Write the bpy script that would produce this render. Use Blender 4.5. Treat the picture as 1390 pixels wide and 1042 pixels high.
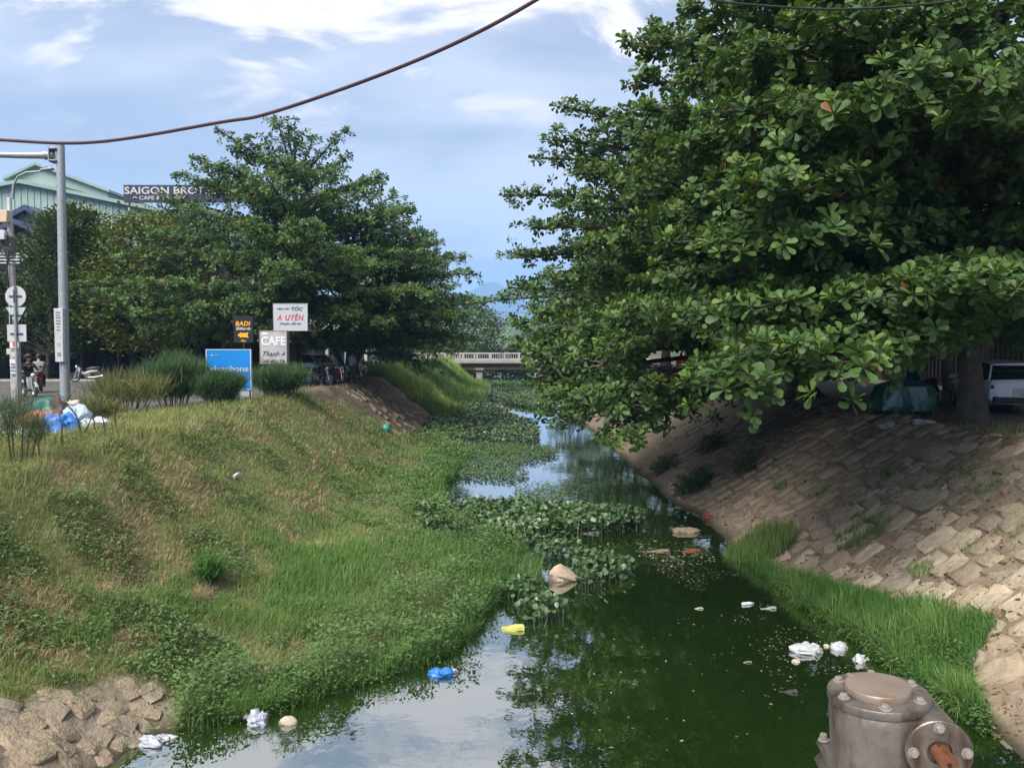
import bpy, math, random
import numpy as np
from mathutils import Vector, Matrix
R = math.radians
random.seed(7)
rng = np.random.default_rng(7)
sc = bpy.context.scene
COL = sc.collection
for o in list(bpy.data.objects):
    bpy.data.objects.remove(o)

# ------------------------------------------------------------------ camera
FPX, W0, H0 = 1050.0, 1390.0, 1042.0
CZ, PITCH = 2.0, math.atan(51 / 1050.0)
cam = bpy.data.cameras.new('camera'); cam.sensor_width = 36; cam.lens = FPX / W0 * 36
cam.clip_end = 20000; cam.clip_start = 0.05
camo = bpy.data.objects.new('camera', cam); COL.objects.link(camo)
camo.location = (0, 0, CZ); camo.rotation_euler = (math.pi / 2 - PITCH, 0, 0)
sc.camera = camo
# ------------------------------------------------------------------ sun, sky, exposure
SUN_EL, SUN_AZ = R(50), R(214)           # azimuth clockwise from +Y: behind the camera, a little to the left
SUN_STRENGTH, SUN_ANGLE = 2.1, R(38)
SKY_STRENGTH = 0.1
EXPOSURE = 1.92
sd = bpy.data.lights.new('sun', 'SUN'); sd.energy = SUN_STRENGTH; sd.angle = SUN_ANGLE; sd.color = (1, .95, .88)
so = bpy.data.objects.new('sun', sd); COL.objects.link(so)
sv = Vector((math.sin(SUN_AZ) * math.cos(SUN_EL), math.cos(SUN_AZ) * math.cos(SUN_EL), math.sin(SUN_EL)))
so.rotation_euler = sv.to_track_quat('Z', 'Y').to_euler(); so.location = (0, -20, 60)
wd = bpy.data.worlds.new('World'); sc.world = wd; wd.use_nodes = True
sc.view_settings.view_transform = 'Standard'; sc.view_settings.look = 'None'
sc.view_settings.exposure = EXPOSURE; sc.view_settings.gamma = 1; sc.view_settings.use_curve_mapping = False
def build_world():
    nt = wd.node_tree; N = nt.nodes; L = nt.links; N.clear()
    out = N.new('ShaderNodeOutputWorld'); bg = N.new('ShaderNodeBackground'); bg.inputs[1].default_value = SKY_STRENGTH
    L.new(bg.outputs[0], out.inputs[0])
    sky = N.new('ShaderNodeTexSky'); sky.sky_type = 'NISHITA'; sky.sun_disc = False
    sky.sun_elevation = SUN_EL; sky.sun_rotation = SUN_AZ; sky.air_density = 1.0; sky.dust_density = 1.0; sky.ozone_density = 1.5
    tc = N.new('ShaderNodeTexCoord')
    sep = N.new('ShaderNodeSeparateXYZ'); L.new(tc.outputs['Generated'], sep.inputs[0])
    def M(op, a, b=None, c=None, clamp=False):
        n = N.new('ShaderNodeMath'); n.operation = op; n.use_clamp = clamp
        for i, v in enumerate((a, b, c)):
            if v is None: continue
            if isinstance(v, (int, float)): n.inputs[i].default_value = v
            else: L.new(v, n.inputs[i])
        return n.outputs[0]
    def mixc(f, a, b):
        n = N.new('ShaderNodeMix'); n.data_type = 'RGBA'
        for i, v in ((0, f), (6, a), (7, b)):
            if isinstance(v, (int, float)): n.inputs[i].default_value = v
            elif isinstance(v, tuple): n.inputs[i].default_value = (*v, 1)
            else: L.new(v, n.inputs[i])
        return n.outputs[2]
    def ss(v, a, b):
        n = N.new('ShaderNodeMapRange'); n.interpolation_type = 'SMOOTHSTEP'
        L.new(v, n.inputs[0]); n.inputs[1].default_value = a; n.inputs[2].default_value = b
        return n.outputs[0]
    z = M('MAXIMUM', sep.outputs[2], 0.0)
    den = M('ADD', z, 0.30)
    cu = M('DIVIDE', sep.outputs[0], den); cv = M('DIVIDE', sep.outputs[1], den)
    comb = N.new('ShaderNodeCombineXYZ'); L.new(cu, comb.inputs[0]); L.new(cv, comb.inputs[1])
    def noise(sx, sy, off, det, rough, dist=0.0):
        mp = N.new('ShaderNodeMapping'); mp.inputs[1].default_value = off; mp.inputs[3].default_value = (sx, sy, 1)
        L.new(comb.outputs[0], mp.inputs[0])
        n = N.new('ShaderNodeTexNoise'); n.inputs['Scale'].default_value = 1; n.inputs['Detail'].default_value = det
        n.inputs['Roughness'].default_value = rough; n.inputs['Distortion'].default_value = dist
        L.new(mp.outputs[0], n.inputs['Vector']); return n.outputs[0]
    n1 = noise(1.5, 2.3, (3.1, 1.7, 0), 7, .55, .3)
    n2 = noise(2.6, 4.2, (8.3, 4.2, 2), 9, .62, .4)
    n3 = noise(1.2, 2.4, (1.3, 7.7, 5), 4, .5)
    # clear blue air -> thin veil -> grey stratocumulus deck -> bright breaks
    blue = mixc(ss(z, 0.0, .5), (.78, 1.38, 2.55), (.86, 1.46, 2.5))
    base = mixc(.72, sky.outputs[0], blue)
    cover = M('ADD', ss(z, .0, .17), M('MULTIPLY_ADD', n1, 1.5, -.48), clamp=True)
    deck = mixc(ss(n3, .38, .62), (1.34, 1.46, 1.86), (2.15, 2.24, 2.55))
    c1 = mixc(M('MULTIPLY', cover, .95), base, deck)
    br = M('MULTIPLY', ss(M('MULTIPLY_ADD', ss(z, .28, .5), .10, n2), .52, .63), ss(z, .21, .35))
    c2 = mixc(br, c1, (3.4, 3.12, 2.98))
    L.new(c2, bg.inputs[0])
build_world()
try:
    cy = sc.cycles
    cy.max_bounces = 7; cy.diffuse_bounces = 3; cy.glossy_bounces = 3; cy.transmission_bounces = 4; cy.transparent_max_bounces = 8
    cy.volume_bounces = 1; cy.caustics_reflective = False; cy.caustics_refractive = False; cy.use_denoising = True
except Exception:
    pass

# ------------------------------------------------------------------ helpers
def ray(px, py):
    u, v = (px - W0 / 2) / FPX, (H0 / 2 - py) / FPX
    c, s = math.cos(PITCH), math.sin(PITCH)
    return Vector((u, c + v * s, v * c - s))
def P(px, py, d):
    r = ray(px, py); return Vector((0, 0, CZ)) + r * (d / r.y)
def G(px, py, z=0.0):
    r = ray(px, py); return Vector((0, 0, CZ)) + r * ((z - CZ) / r.z)
def proj(V):
    c, s = math.cos(PITCH), math.sin(PITCH)
    x, y, z = V[..., 0], V[..., 1], V[..., 2] - CZ
    f = np.maximum(y * c - z * s, 1e-3); up = y * s + z * c
    return W0 / 2 + FPX * x / f, H0 / 2 - FPX * up / f, f
def tag(o, label=None, cat=None, group=None, kind=None):
    if label: o['label'] = label
    if cat: o['category'] = cat
    if group: o['group'] = group
    if kind: o['kind'] = kind
    return o
def empty(name, loc=(0, 0, 0), rz=0.0, label=None, cat=None, group=None):
    o = bpy.data.objects.new(name, None); COL.objects.link(o)
    o.location = loc; o.rotation_euler = (0, 0, rz); o.empty_display_size = .2
    return tag(o, label, cat, group)
def kids(o):
    return [c for c in KID.get(o.name, [])]
KID = {}
def link(o, parent=None):
    COL.objects.link(o)
    if parent is not None:
        o.parent = parent; KID.setdefault(parent.name, []).append(o)
    return o
def copy_tree(o, parent=None, loc=None, rz=None, label=None, group=None):
    c = o.copy(); link(c, parent)
    for ch in kids(o): copy_tree(ch, c)
    if loc is not None: c.location = loc
    if rz is not None: c.rotation_euler = (0, 0, rz)
    if label: c['label'] = label
    if group: c['group'] = group
    return c
def np_mesh(name, V, faces_list, col=None, smooth=False):
    """faces_list: list of int arrays (n,k)"""
    me = bpy.data.meshes.new(name)
    V = np.asarray(V, dtype=np.float32)
    me.vertices.add(len(V)); me.vertices.foreach_set('co', V.ravel())
    loops = np.concatenate([f.ravel() for f in faces_list]).astype(np.int32)
    tot = np.concatenate([np.full(len(f), f.shape[1], dtype=np.int32) for f in faces_list])
    st = np.concatenate([[0], np.cumsum(tot)[:-1]]).astype(np.int32)
    me.loops.add(len(loops)); me.loops.foreach_set('vertex_index', loops)
    me.polygons.add(len(tot)); me.polygons.foreach_set('loop_start', st); me.polygons.foreach_set('loop_total', tot)
    if smooth: me.polygons.foreach_set('use_smooth', np.ones(len(tot), dtype=bool))
    me.update(calc_edges=True)
    if col is not None:
        a = me.color_attributes.new('Col', 'FLOAT_COLOR', 'POINT')
        c4 = np.ones((len(V), 4), dtype=np.float32); c4[:, :3] = col
        a.data.foreach_set('color', c4.ravel())
    return me
def mobj(name, me, mat, parent=None, loc=None):
    o = bpy.data.objects.new(name, me); link(o, parent)
    if mat is not None:
        me.materials.clear(); me.materials.append(mat)
    if loc is not None: o.location = loc
    return o
class MB:
    def __init__(s): s.v = []; s.f = []
    def add(s, vs, fs):
        b = len(s.v); s.v += [tuple(v) for v in vs]; s.f += [tuple(b + i for i in f) for f in fs]; return s
    def box(s, c, d, M=None, bev=0.0):
        x, y, z = d[0] / 2, d[1] / 2, d[2] / 2
        if bev <= 0:
            vs = [Vector((i * x, j * y, k * z)) for k in (-1, 1) for j in (-1, 1) for i in (-1, 1)]
            fs = [(0, 2, 3, 1), (4, 5, 7, 6), (0, 1, 5, 4), (2, 6, 7, 3), (0, 4, 6, 2), (1, 3, 7, 5)]
        else:
            vs = []; fs = []
            b = min(bev, x * .9, y * .9, z * .9)
            for (zz, ins) in ((-z, b), (-z + b, 0), (z - b, 0), (z, b)):
                for (sx, sy) in ((-1, -1), (1, -1), (1, 1), (-1, 1)):
                    if sx * sy > 0: pts = [(sx * (x - ins), sy * (y - ins - (b if ins == 0 else 0))), (sx * (x - ins - (b if ins == 0 else 0)), sy * (y - ins))]
                    else: pts = [(sx * (x - ins - (b if ins == 0 else 0)), sy * (y - ins)), (sx * (x - ins), sy * (y - ins - (b if ins == 0 else 0)))]
                    for p in pts: vs.append(Vector((p[0], p[1], zz)))
            for k in range(3):
                for i in range(8): fs.append((k * 8 + i, k * 8 + (i + 1) % 8, k * 8 + 8 + (i + 1) % 8, k * 8 + 8 + i))
            fs.append(tuple(range(7, -1, -1))); fs.append(tuple(range(24, 32)))
        if M is not None: vs = [M @ v for v in vs]
        c = Vector(c)
        return s.add([v + c for v in vs], fs)
    def tube(s, pts, rad, n=8, cap=True):
        pts = [Vector(p) for p in pts]
        if not hasattr(rad, '__len__'): rad = [rad] * len(pts)
        vs = []; fs = []; u = None
        for i, p in enumerate(pts):
            t = (pts[min(i + 1, len(pts) - 1)] - pts[max(i - 1, 0)])
            if t.length < 1e-9: t = Vector((0, 0, 1))
            t.normalize()
            if u is None:
                u = t.orthogonal().normalized()
            else:
                u = (u - t * u.dot(t)); u = u.normalized() if u.length > 1e-6 else t.orthogonal().normalized()
            w = t.cross(u)
            for k in range(n):
                a = 2 * math.pi * k / n
                vs.append(p + (u * math.cos(a) + w * math.sin(a)) * rad[i])
        for i in range(len(pts) - 1):
            for k in range(n):
                fs.append((i * n + k, i * n + (k + 1) % n, i * n + n + (k + 1) % n, i * n + n + k))
        if cap:
            fs.append(tuple(range(n - 1, -1, -1))); fs.append(tuple(range((len(pts) - 1) * n, len(pts) * n)))
        return s.add(vs, fs)
    def cyl(s, a, b, r, n=16, r2=None):
        return s.tube([a, b], [r, r if r2 is None else r2], n)
    def lathe(s, prof, M=None, n=32):
        vs = []; fs = []
        for (r, z) in prof:
            for k in range(n):
                a = 2 * math.pi * k / n; vs.append(Vector((r * math.cos(a), r * math.sin(a), z)))
        for i in range(len(prof) - 1):
            for k in range(n):
                fs.append((i * n + k, i * n + (k + 1) % n, i * n + n + (k + 1) % n, i * n + n + k))
        fs.append(tuple(range(n - 1, -1, -1))); fs.append(tuple(range((len(prof) - 1) * n, len(prof) * n)))
        if M is not None: vs = [M @ v for v in vs]
        return s.add(vs, fs)
    def prism(s, poly, y0, y1):
        """poly in (x,z), extruded in y"""
        n = len(poly)
        vs = [(p[0], y0, p[1]) for p in poly] + [(p[0], y1, p[1]) for p in poly]
        fs = [tuple(range(n - 1, -1, -1))[::-1], tuple(range(2 * n - 1, n - 1, -1))]
        fs += [(i, i + n, (i + 1) % n + n, (i + 1) % n) for i in range(n)]
        return s.add(vs, fs)
    def torus(s, c, R_, r, axis='x', n=20, m=8):
        vs = []; fs = []
        for i in range(n):
            a = 2 * math.pi * i / n
            for j in range(m):
                b = 2 * math.pi * j / m; q = R_ + r * math.cos(b)
                p = (r * math.sin(b), q * math.cos(a), q * math.sin(a))
                if axis == 'y': p = (p[1], p[0], p[2])
                if axis == 'z': p = (p[1], p[2], p[0])
                vs.append(Vector(p) + Vector(c))
        for i in range(n):
            for j in range(m):
                fs.append((i * m + j, ((i + 1) % n) * m + j, ((i + 1) % n) * m + (j + 1) % m, i * m + (j + 1) % m))
        return s.add(vs, fs)
    def ball(s, c, r, n=12, m=8, M=None):
        if not hasattr(r, '__len__'): r = (r, r, r)
        vs = [Vector((0, 0, -r[2]))]; fs = []
        for i in range(1, m):
            t = -math.pi / 2 + math.pi * i / m
            for k in range(n):
                a = 2 * math.pi * k / n
                vs.append(Vector((r[0] * math.cos(t) * math.cos(a), r[1] * math.cos(t) * math.sin(a), r[2] * math.sin(t))))
        vs.append(Vector((0, 0, r[2])))
        for k in range(n): fs.append((0, 1 + (k + 1) % n, 1 + k))
        for i in range(m - 2):
            for k in range(n):
                a = 1 + i * n; fs.append((a + k, a + (k + 1) % n, a + n + (k + 1) % n, a + n + k))
        a = 1 + (m - 2) * n
        for k in range(n): fs.append((a + k, a + (k + 1) % n, len(vs) - 1))
        if M is not None: vs = [M @ v for v in vs]
        c = Vector(c)
        return s.add([v + c for v in vs], fs)
    def mesh(s, name, smooth=False):
        me = bpy.data.meshes.new(name); me.from_pydata([tuple(v) for v in s.v], [], s.f); me.update()
        if smooth:
            me.polygons.foreach_set('use_smooth', [True] * len(me.polygons))
            try: me.set_sharp_from_angle(angle=R(38))
            except Exception: pass
        return me
    def build(s, name, mat, parent=None, loc=None, smooth=True):
        if loc is not None and parent is None:
            l = Vector(loc); s.v = [tuple(Vector(v) - l) for v in s.v]
        return mobj(name, s.mesh(name, smooth), mat, parent, loc if parent is None else None)
def h2(ix, iy, seed):
    h = (ix.astype(np.int64) * 374761393 + iy.astype(np.int64) * 668265263 + seed * 982451653) & 0xffffffff
    h = ((h ^ (h >> 13)) * 1274126177) & 0xffffffff
    return ((h ^ (h >> 16)) & 0xffff) / 65535.0
def vn(x, y, seed=0):
    x = np.asarray(x, float); y = np.asarray(y, float)
    xi, yi = np.floor(x), np.floor(y); fx, fy = x - xi, y - yi
    fx = fx * fx * (3 - 2 * fx); fy = fy * fy * (3 - 2 * fy)
    a, b, c, d = h2(xi, yi, seed), h2(xi + 1, yi, seed), h2(xi, yi + 1, seed), h2(xi + 1, yi + 1, seed)
    return (a * (1 - fx) + b * fx) * (1 - fy) + (c * (1 - fx) + d * fx) * fy
def fbm(x, y, seed=0, oct=4):
    t = 0; a = .5; s = 0
    for i in range(oct):
        t = t + a * vn(x * 2 ** i, y * 2 ** i, seed + i * 17); s += a; a *= .5
    return t / s
def sstep(x, a, b):
    t = np.clip((x - a) / (b - a), 0, 1); return t * t * (3 - 2 * t)

# ------------------------------------------------------------------ materials
def pm(name, c, rough=.7, var=.22, scale=6, bump=0.0, bscale=30, metal=0.0, spec=.35, c2=None, stain=None, attr=False, bdist=.02, sstretch=None):
    m = bpy.data.materials.new(name); m.use_nodes = True
    N, L = m.node_tree.nodes, m.node_tree.links; b = N['Principled BSDF']
    b.inputs['Roughness'].default_value = rough; b.inputs['Metallic'].default_value = metal
    b.inputs['Specular IOR Level'].default_value = spec
    tc = N.new('ShaderNodeTexCoord')
    n = N.new('ShaderNodeTexNoise'); n.inputs['Scale'].default_value = scale; n.inputs['Detail'].default_value = 6; n.inputs['Roughness'].default_value = .6
    L.new(tc.outputs['Object'], n.inputs['Vector'])
    r = N.new('ShaderNodeValToRGB'); L.new(n.outputs[0], r.inputs[0])
    r.color_ramp.elements[0].position = .3; r.color_ramp.elements[1].position = .7
    lo = tuple(x * (1 - var) for x in c); hi = c2 if c2 else tuple(min(x * (1 + var), .95) for x in c)
    r.color_ramp.elements[0].color = (*lo, 1); r.color_ramp.elements[1].color = (*hi, 1)
    outc = r.outputs[0]
    if attr:
        at = N.new('ShaderNodeAttribute'); at.attribute_name = 'Col'
        mx = N.new('ShaderNodeMix'); mx.data_type = 'RGBA'; mx.blend_type = 'MULTIPLY'; mx.inputs[0].default_value = 1
        L.new(at.outputs[0], mx.inputs[6]); L.new(outc, mx.inputs[7]); outc = mx.outputs[2]
    if stain:
        n2 = N.new('ShaderNodeTexNoise'); n2.inputs['Scale'].default_value = stain[1]; n2.inputs['Detail'].default_value = 7; n2.inputs['Roughness'].default_value = .65
        if sstretch:
            mp = N.new('ShaderNodeMapping'); mp.inputs[3].default_value = sstretch; L.new(tc.outputs['Object'], mp.inputs[0]); L.new(mp.outputs[0], n2.inputs['Vector'])
        else: L.new(tc.outputs['Object'], n2.inputs['Vector'])
        mr = N.new('ShaderNodeMapRange'); L.new(n2.outputs[0], mr.inputs[0]); mr.inputs[1].default_value = stain[2]; mr.inputs[2].default_value = stain[2] + .14
        mx = N.new('ShaderNodeMix'); mx.data_type = 'RGBA'; L.new(mr.outputs[0], mx.inputs[0]); L.new(outc, mx.inputs[6]); mx.inputs[7].default_value = (*stain[0], 1)
        outc = mx.outputs[2]
    L.new(outc, b.inputs['Base Color'])
    if bump > 0:
        nb = N.new('ShaderNodeTexNoise'); nb.inputs['Scale'].default_value = bscale; nb.inputs['Detail'].default_value = 6
        L.new(tc.outputs['Object'], nb.inputs['Vector'])
        bp = N.new('ShaderNodeBump'); bp.inputs['Strength'].default_value = bump; bp.inputs['Distance'].default_value = bdist
        L.new(nb.outputs[0], bp.inputs['Height']); L.new(bp.outputs[0], b.inputs['Normal'])
    return m
def leafmat(name, transl=.25, rough=.45, spec=.4, tint=(1.25, 1.15, .5)):
    m = bpy.data.materials.new(name); m.use_nodes = True
    N, L = m.node_tree.nodes, m.node_tree.links; b = N['Principled BSDF']; out = N['Material Output']
    at = N.new('ShaderNodeAttribute'); at.attribute_name = 'Col'
    L.new(at.outputs[0], b.inputs['Base Color']); b.inputs['Roughness'].default_value = rough; b.inputs['Specular IOR Level'].default_value = spec
    if transl > 0:
        mu = N.new('ShaderNodeMix'); mu.data_type = 'RGBA'; mu.blend_type = 'MULTIPLY'; mu.inputs[0].default_value = 1
        L.new(at.outputs[0], mu.inputs[6]); mu.inputs[7].default_value = (*tint, 1)
        t = N.new('ShaderNodeBsdfTranslucent'); L.new(mu.outputs[2], t.inputs[0])
        ms = N.new('ShaderNodeMixShader'); ms.inputs[0].default_value = transl
        L.new(b.outputs[0], ms.inputs[1]); L.new(t.outputs[0], ms.inputs[2]); L.new(ms.outputs[0], out.inputs[0])
    return m
MT = {}
def mat(key, *a, **k):
    if key not in MT: MT[key] = pm(key, *a, **k)
    return MT[key]
M_LEAF = leafmat('tree_leaf', .26, .5, .28)
M_GRASS = leafmat('grass_blade', .25, .6, .25, (1.15, 1.1, .6))
M_WEED = leafmat('weed_leaf', .22, .5, .35)
M_HYA = leafmat('hyacinth_leaf', .15, .35, .5)
M_BARK = pm('bark', (.075, .06, .048), .9, .4, 5, .6, 22)
M_WHITE = pm('white_paint', (.48, .48, .475), .5, .1, 4, stain=((.5, .48, .44), 5, .62))
M_STEEL = pm('galvanised_steel', (.29, .31, .33), .5, .15, 9, .05, 40, metal=.35, stain=((.28, .27, .26), 4, .6))
M_CONC = pm('concrete', (.33, .32, .3), .9, .18, 4, .25, 30, stain=((.2, .19, .17), 2.5, .55))
M_BLACK = pm('black_plastic', (.018, .018, .02), .45, .2, 10)
M_RUBBER = pm('tyre_rubber', (.022, .022, .023), .85, .2, 10)
M_CHROME = pm('bright_metal', (.62, .62, .63), .28, .1, 10, metal=.9)
M_GLASS = pm('dark_glass', (.012, .016, .018), .08, .1, 3, spec=.7)
M_SKIN = pm('skin', (.42, .26, .18), .6, .08, 8)
M_RED = pm('red_paint', (.42, .03, .03), .35, .15, 6)
M_CABLE = pm('cable_sheath', (.05, .022, .03), .6, .25, 3)
M_CABLE2 = pm('black_cable', (.015, .015, .017), .6, .2, 3)

# ------------------------------------------------------------------ terrain
WZ = -3.0
EY = [5, 9.3, 9.8, 10.2, 11.2, 12, 13.4, 14.6, 16.4, 18, 20, 22, 24, 27, 30, 33, 38, 48, 60, 80, 110, 400]
EX = [-5, -4.8, -4.4, -3.5, -2.3, -1.35, -.65, -.5, -.1, .2, -.9, -1.9, -2.3, -2.5, -2.3, -2.0, -2.8, -3.6, -3.2, -2.6, -3.0, -4]
RY = [5, 9, 10.8, 12.5, 16.4, 19.4, 22.8, 27.6, 40, 60, 100, 400]
RX = [6.5, 6.35, 6.2, 6.0, 5.7, 5.5, 5.45, 5.0, 4.9, 4.4, 3.9, 4]
XCL, XCR = -8.4, 10.7
def eL(y): return np.interp(y, EY, EX) + .18 * (vn(y * 1.7, y * 0 + 3, 5) - .5) * sstep(y, 10, 12)
def eR(y): return np.interp(y, RY, RX) + .25 * (vn(y * 1.1, y * 0 + 9, 6) - .5)
def Hs(x, y):
    """smooth height of the ground at x, y"""
    x = np.asarray(x, float); y = np.asarray(y, float)
    e = eL(y); r = eR(y)
    xt = np.minimum(-4.7, e - .1)
    zt = -2.98 + np.clip(.11 * (e - xt), 0, .5)
    t = np.clip((x - XCL) / (xt - XCL), 0, 1)
    tt = t * .75 + .25 * (t * t * (3 - 2 * t))
    zl = zt * tt
    g = np.clip((x - xt) / np.maximum(e - xt, .05), 0, 1)
    zl = np.where(x > xt, zt + (WZ - zt) * g ** .8, zl)
    zl = np.where(x > e, WZ - np.minimum((x - e) * .35, .7), zl)
    t2 = np.clip((x - r) / (XCR - r), 0, 1)
    zr = WZ - WZ * (t2 * .9 + .1 * t2 * t2 * (3 - 2 * t2))
    zr = np.where(x < r, WZ - np.minimum((r - x) * .35, .7), zr)
    z = np.where(x < 1.5 + 0 * y, zl, zr)
    z = np.where((x > e) & (x < r), np.maximum(zl * (x < 1.5) + -9 * (x >= 1.5), zr * (x >= 1.5) + -9 * (x < 1.5)), z)
    z = z - .4 * (1 - sstep(y, 10.5, 17)) * (x < -4) * sstep(z, -2.6, -1.2)
    return z * (1 - sstep(y, 450, 600))
def H(x, y):
    x = np.asarray(x, float); y = np.asarray(y, float)
    z = Hs(x, y)
    slope = np.clip(-z / 3, 0, 1)
    near = 1 - sstep(y, 70, 130)
    nl = (fbm(x * .55, y * .55, 11, 4) - .5) * .5 + (fbm(x * 2.1, y * 2.1, 31, 3) - .5) * .22
    nr = (fbm(x * .5, y * .9, 51, 4) - .5) * .22 + (fbm(x * 2.5, y * 2.5, 71, 3) - .5) * .10
    edgel = sstep(x, -10.4, -8.8); edger = 1 - sstep(x, 11.2, 12.4)
    dry = sstep(z, WZ, WZ + .35)
    return z + np.where(x < 2, nl * edgel, nr * edger) * near * (.25 + .75 * dry) * sstep(z, WZ - .5, WZ + .05)
def hit(px, py):
    """where the sight line through a pixel first meets the ground"""
    r = ray(px, py); t = np.geomspace(6, 150, 4000) / r.y
    x, y, z = r.x * t, r.y * t, CZ + r.z * t
    k = np.nonzero(z < np.maximum(H(x, y), WZ))[0]; k = k[0] if len(k) else len(t) - 1
    return Vector((float(x[k]), float(y[k]), float(max(H(x[k:k + 1], y[k:k + 1])[0], WZ))))
def clay_mask(x, y):       # bare clay face, bottom left of the picture
    return sstep(-x + .35 * (fbm(x * 1.3, y * 1.3, 91) - .5) * 4, 4.0, 4.3) * (1 - sstep(H(x, y) + (fbm(x * .9, y * .9, 92) - .5) * .5, -2.42, -2.25)) * (1 - sstep(y + (fbm(x * 1.1, y * 1.1, 93) - .5), 10.0, 10.35))
def ground():
    xs = np.unique(np.round(np.concatenate([[-4900, -3000, -1500, -700, -350, -180, -100, -60, -45, -35, -28, -22, -18, -15, -13],
        np.arange(-12, -9.2, .3), np.arange(-9.2, 6.4, .11), np.arange(6.4, 12.2, .09), np.arange(12.2, 14, .4), [15, 17, 20, 24, 30, 40, 60, 100, 180, 350, 700, 1500, 3000, 4900]]), 3))
    ys = np.unique(np.round(np.concatenate([[-200, -60, -20, -8, 0, 3, 5, 6, 7, 7.5], np.arange(8, 24, .1), np.arange(24, 45, .22), np.arange(45, 110, .8), np.arange(110, 200, 6),
        [220, 260, 320, 400, 460, 520, 600, 800, 1200, 2000, 3000, 4000, 4900]]), 3))
    X, Y = np.meshgrid(xs, ys); Z = H(X, Y)
    nx, ny = len(xs), len(ys)
    V = np.stack([X, Y, Z], -1).reshape(-1, 3)
    i = np.arange((ny - 1) * (nx - 1)); a = (i // (nx - 1)) * nx + i % (nx - 1)
    F = np.stack([a, a + 1, a + nx + 1, a + nx], -1)
    x, y, z = V[:, 0], V[:, 1], V[:, 2]
    n1 = fbm(x * .35, y * .35, 101)[:, None]; n2 = fbm(x * 1.5, y * 1.5, 131)[:, None]
    soilL = np.array([.15, .13, .07]) * (1 - n1) + np.array([.12, .14, .055]) * n1
    soilR = np.array([.19, .148, .108]) * (1 - n2) + np.array([.28, .222, .16]) * n2
    tan = np.array([.23, .18, .125])
    near = (1 - sstep(y + (fbm(x * .8, y * .8, 5) - .5) * 5 + (z + 1.5) * 1.6, 12.0, 18.0))[:, None]
    soilR = soilR * (1 - near) + tan * (.75 + .5 * n2) * near
    sand = ((1 - sstep(y + (fbm(x * 1.4, y * 1.4, 61) - .5) * .8, 10.6, 11.5)) * sstep(x, 5.8, 6.1))[:, None]
    soilR = soilR * (1 - sand) + np.array([.28, .22, .155]) * (.75 + .5 * n2) * sand
    dirt = np.array([.16, .135, .105]) * (.8 + .4 * n2)
    mud = np.array([.035, .035, .02])
    c = np.where((x < 2)[:, None], soilL, soilR)
    top = sstep(z, -.35, -.05)[:, None]
    c = c * (1 - top) + dirt * top
    cm = clay_mask(x, y)[:, None]; c = c * (1 - cm) + np.array([.29, .235, .18]) * (.8 + .45 * n2) * cm
    dl = (sstep(y - (x + 8.4) * 2.6, 30.5, 32.5) * (1 - sstep(y, 52, 57)) * sstep(-x, 4.6, 5.2))[:, None]
    c = c * (1 - dl) + np.array([.135, .108, .082]) * (.6 + .8 * n2) * dl
    far = sstep(y, 120, 200)[:, None]; c = c * (1 - far) + np.array([.07, .09, .035]) * far
    wet = (1 - sstep(z, WZ - .02, WZ + .16))[:, None]; c = c * (1 - wet) + mud * wet
    me = np_mesh('ground', V, [F], c, True)
    m = pm('ground_soil', (1, 1, 1), .95, .38, 3.5, .65, 14, attr=True, spec=.15, bdist=.05)
    o = mobj('ground', me, m); tag(o, kind='structure')
ground()

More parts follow.
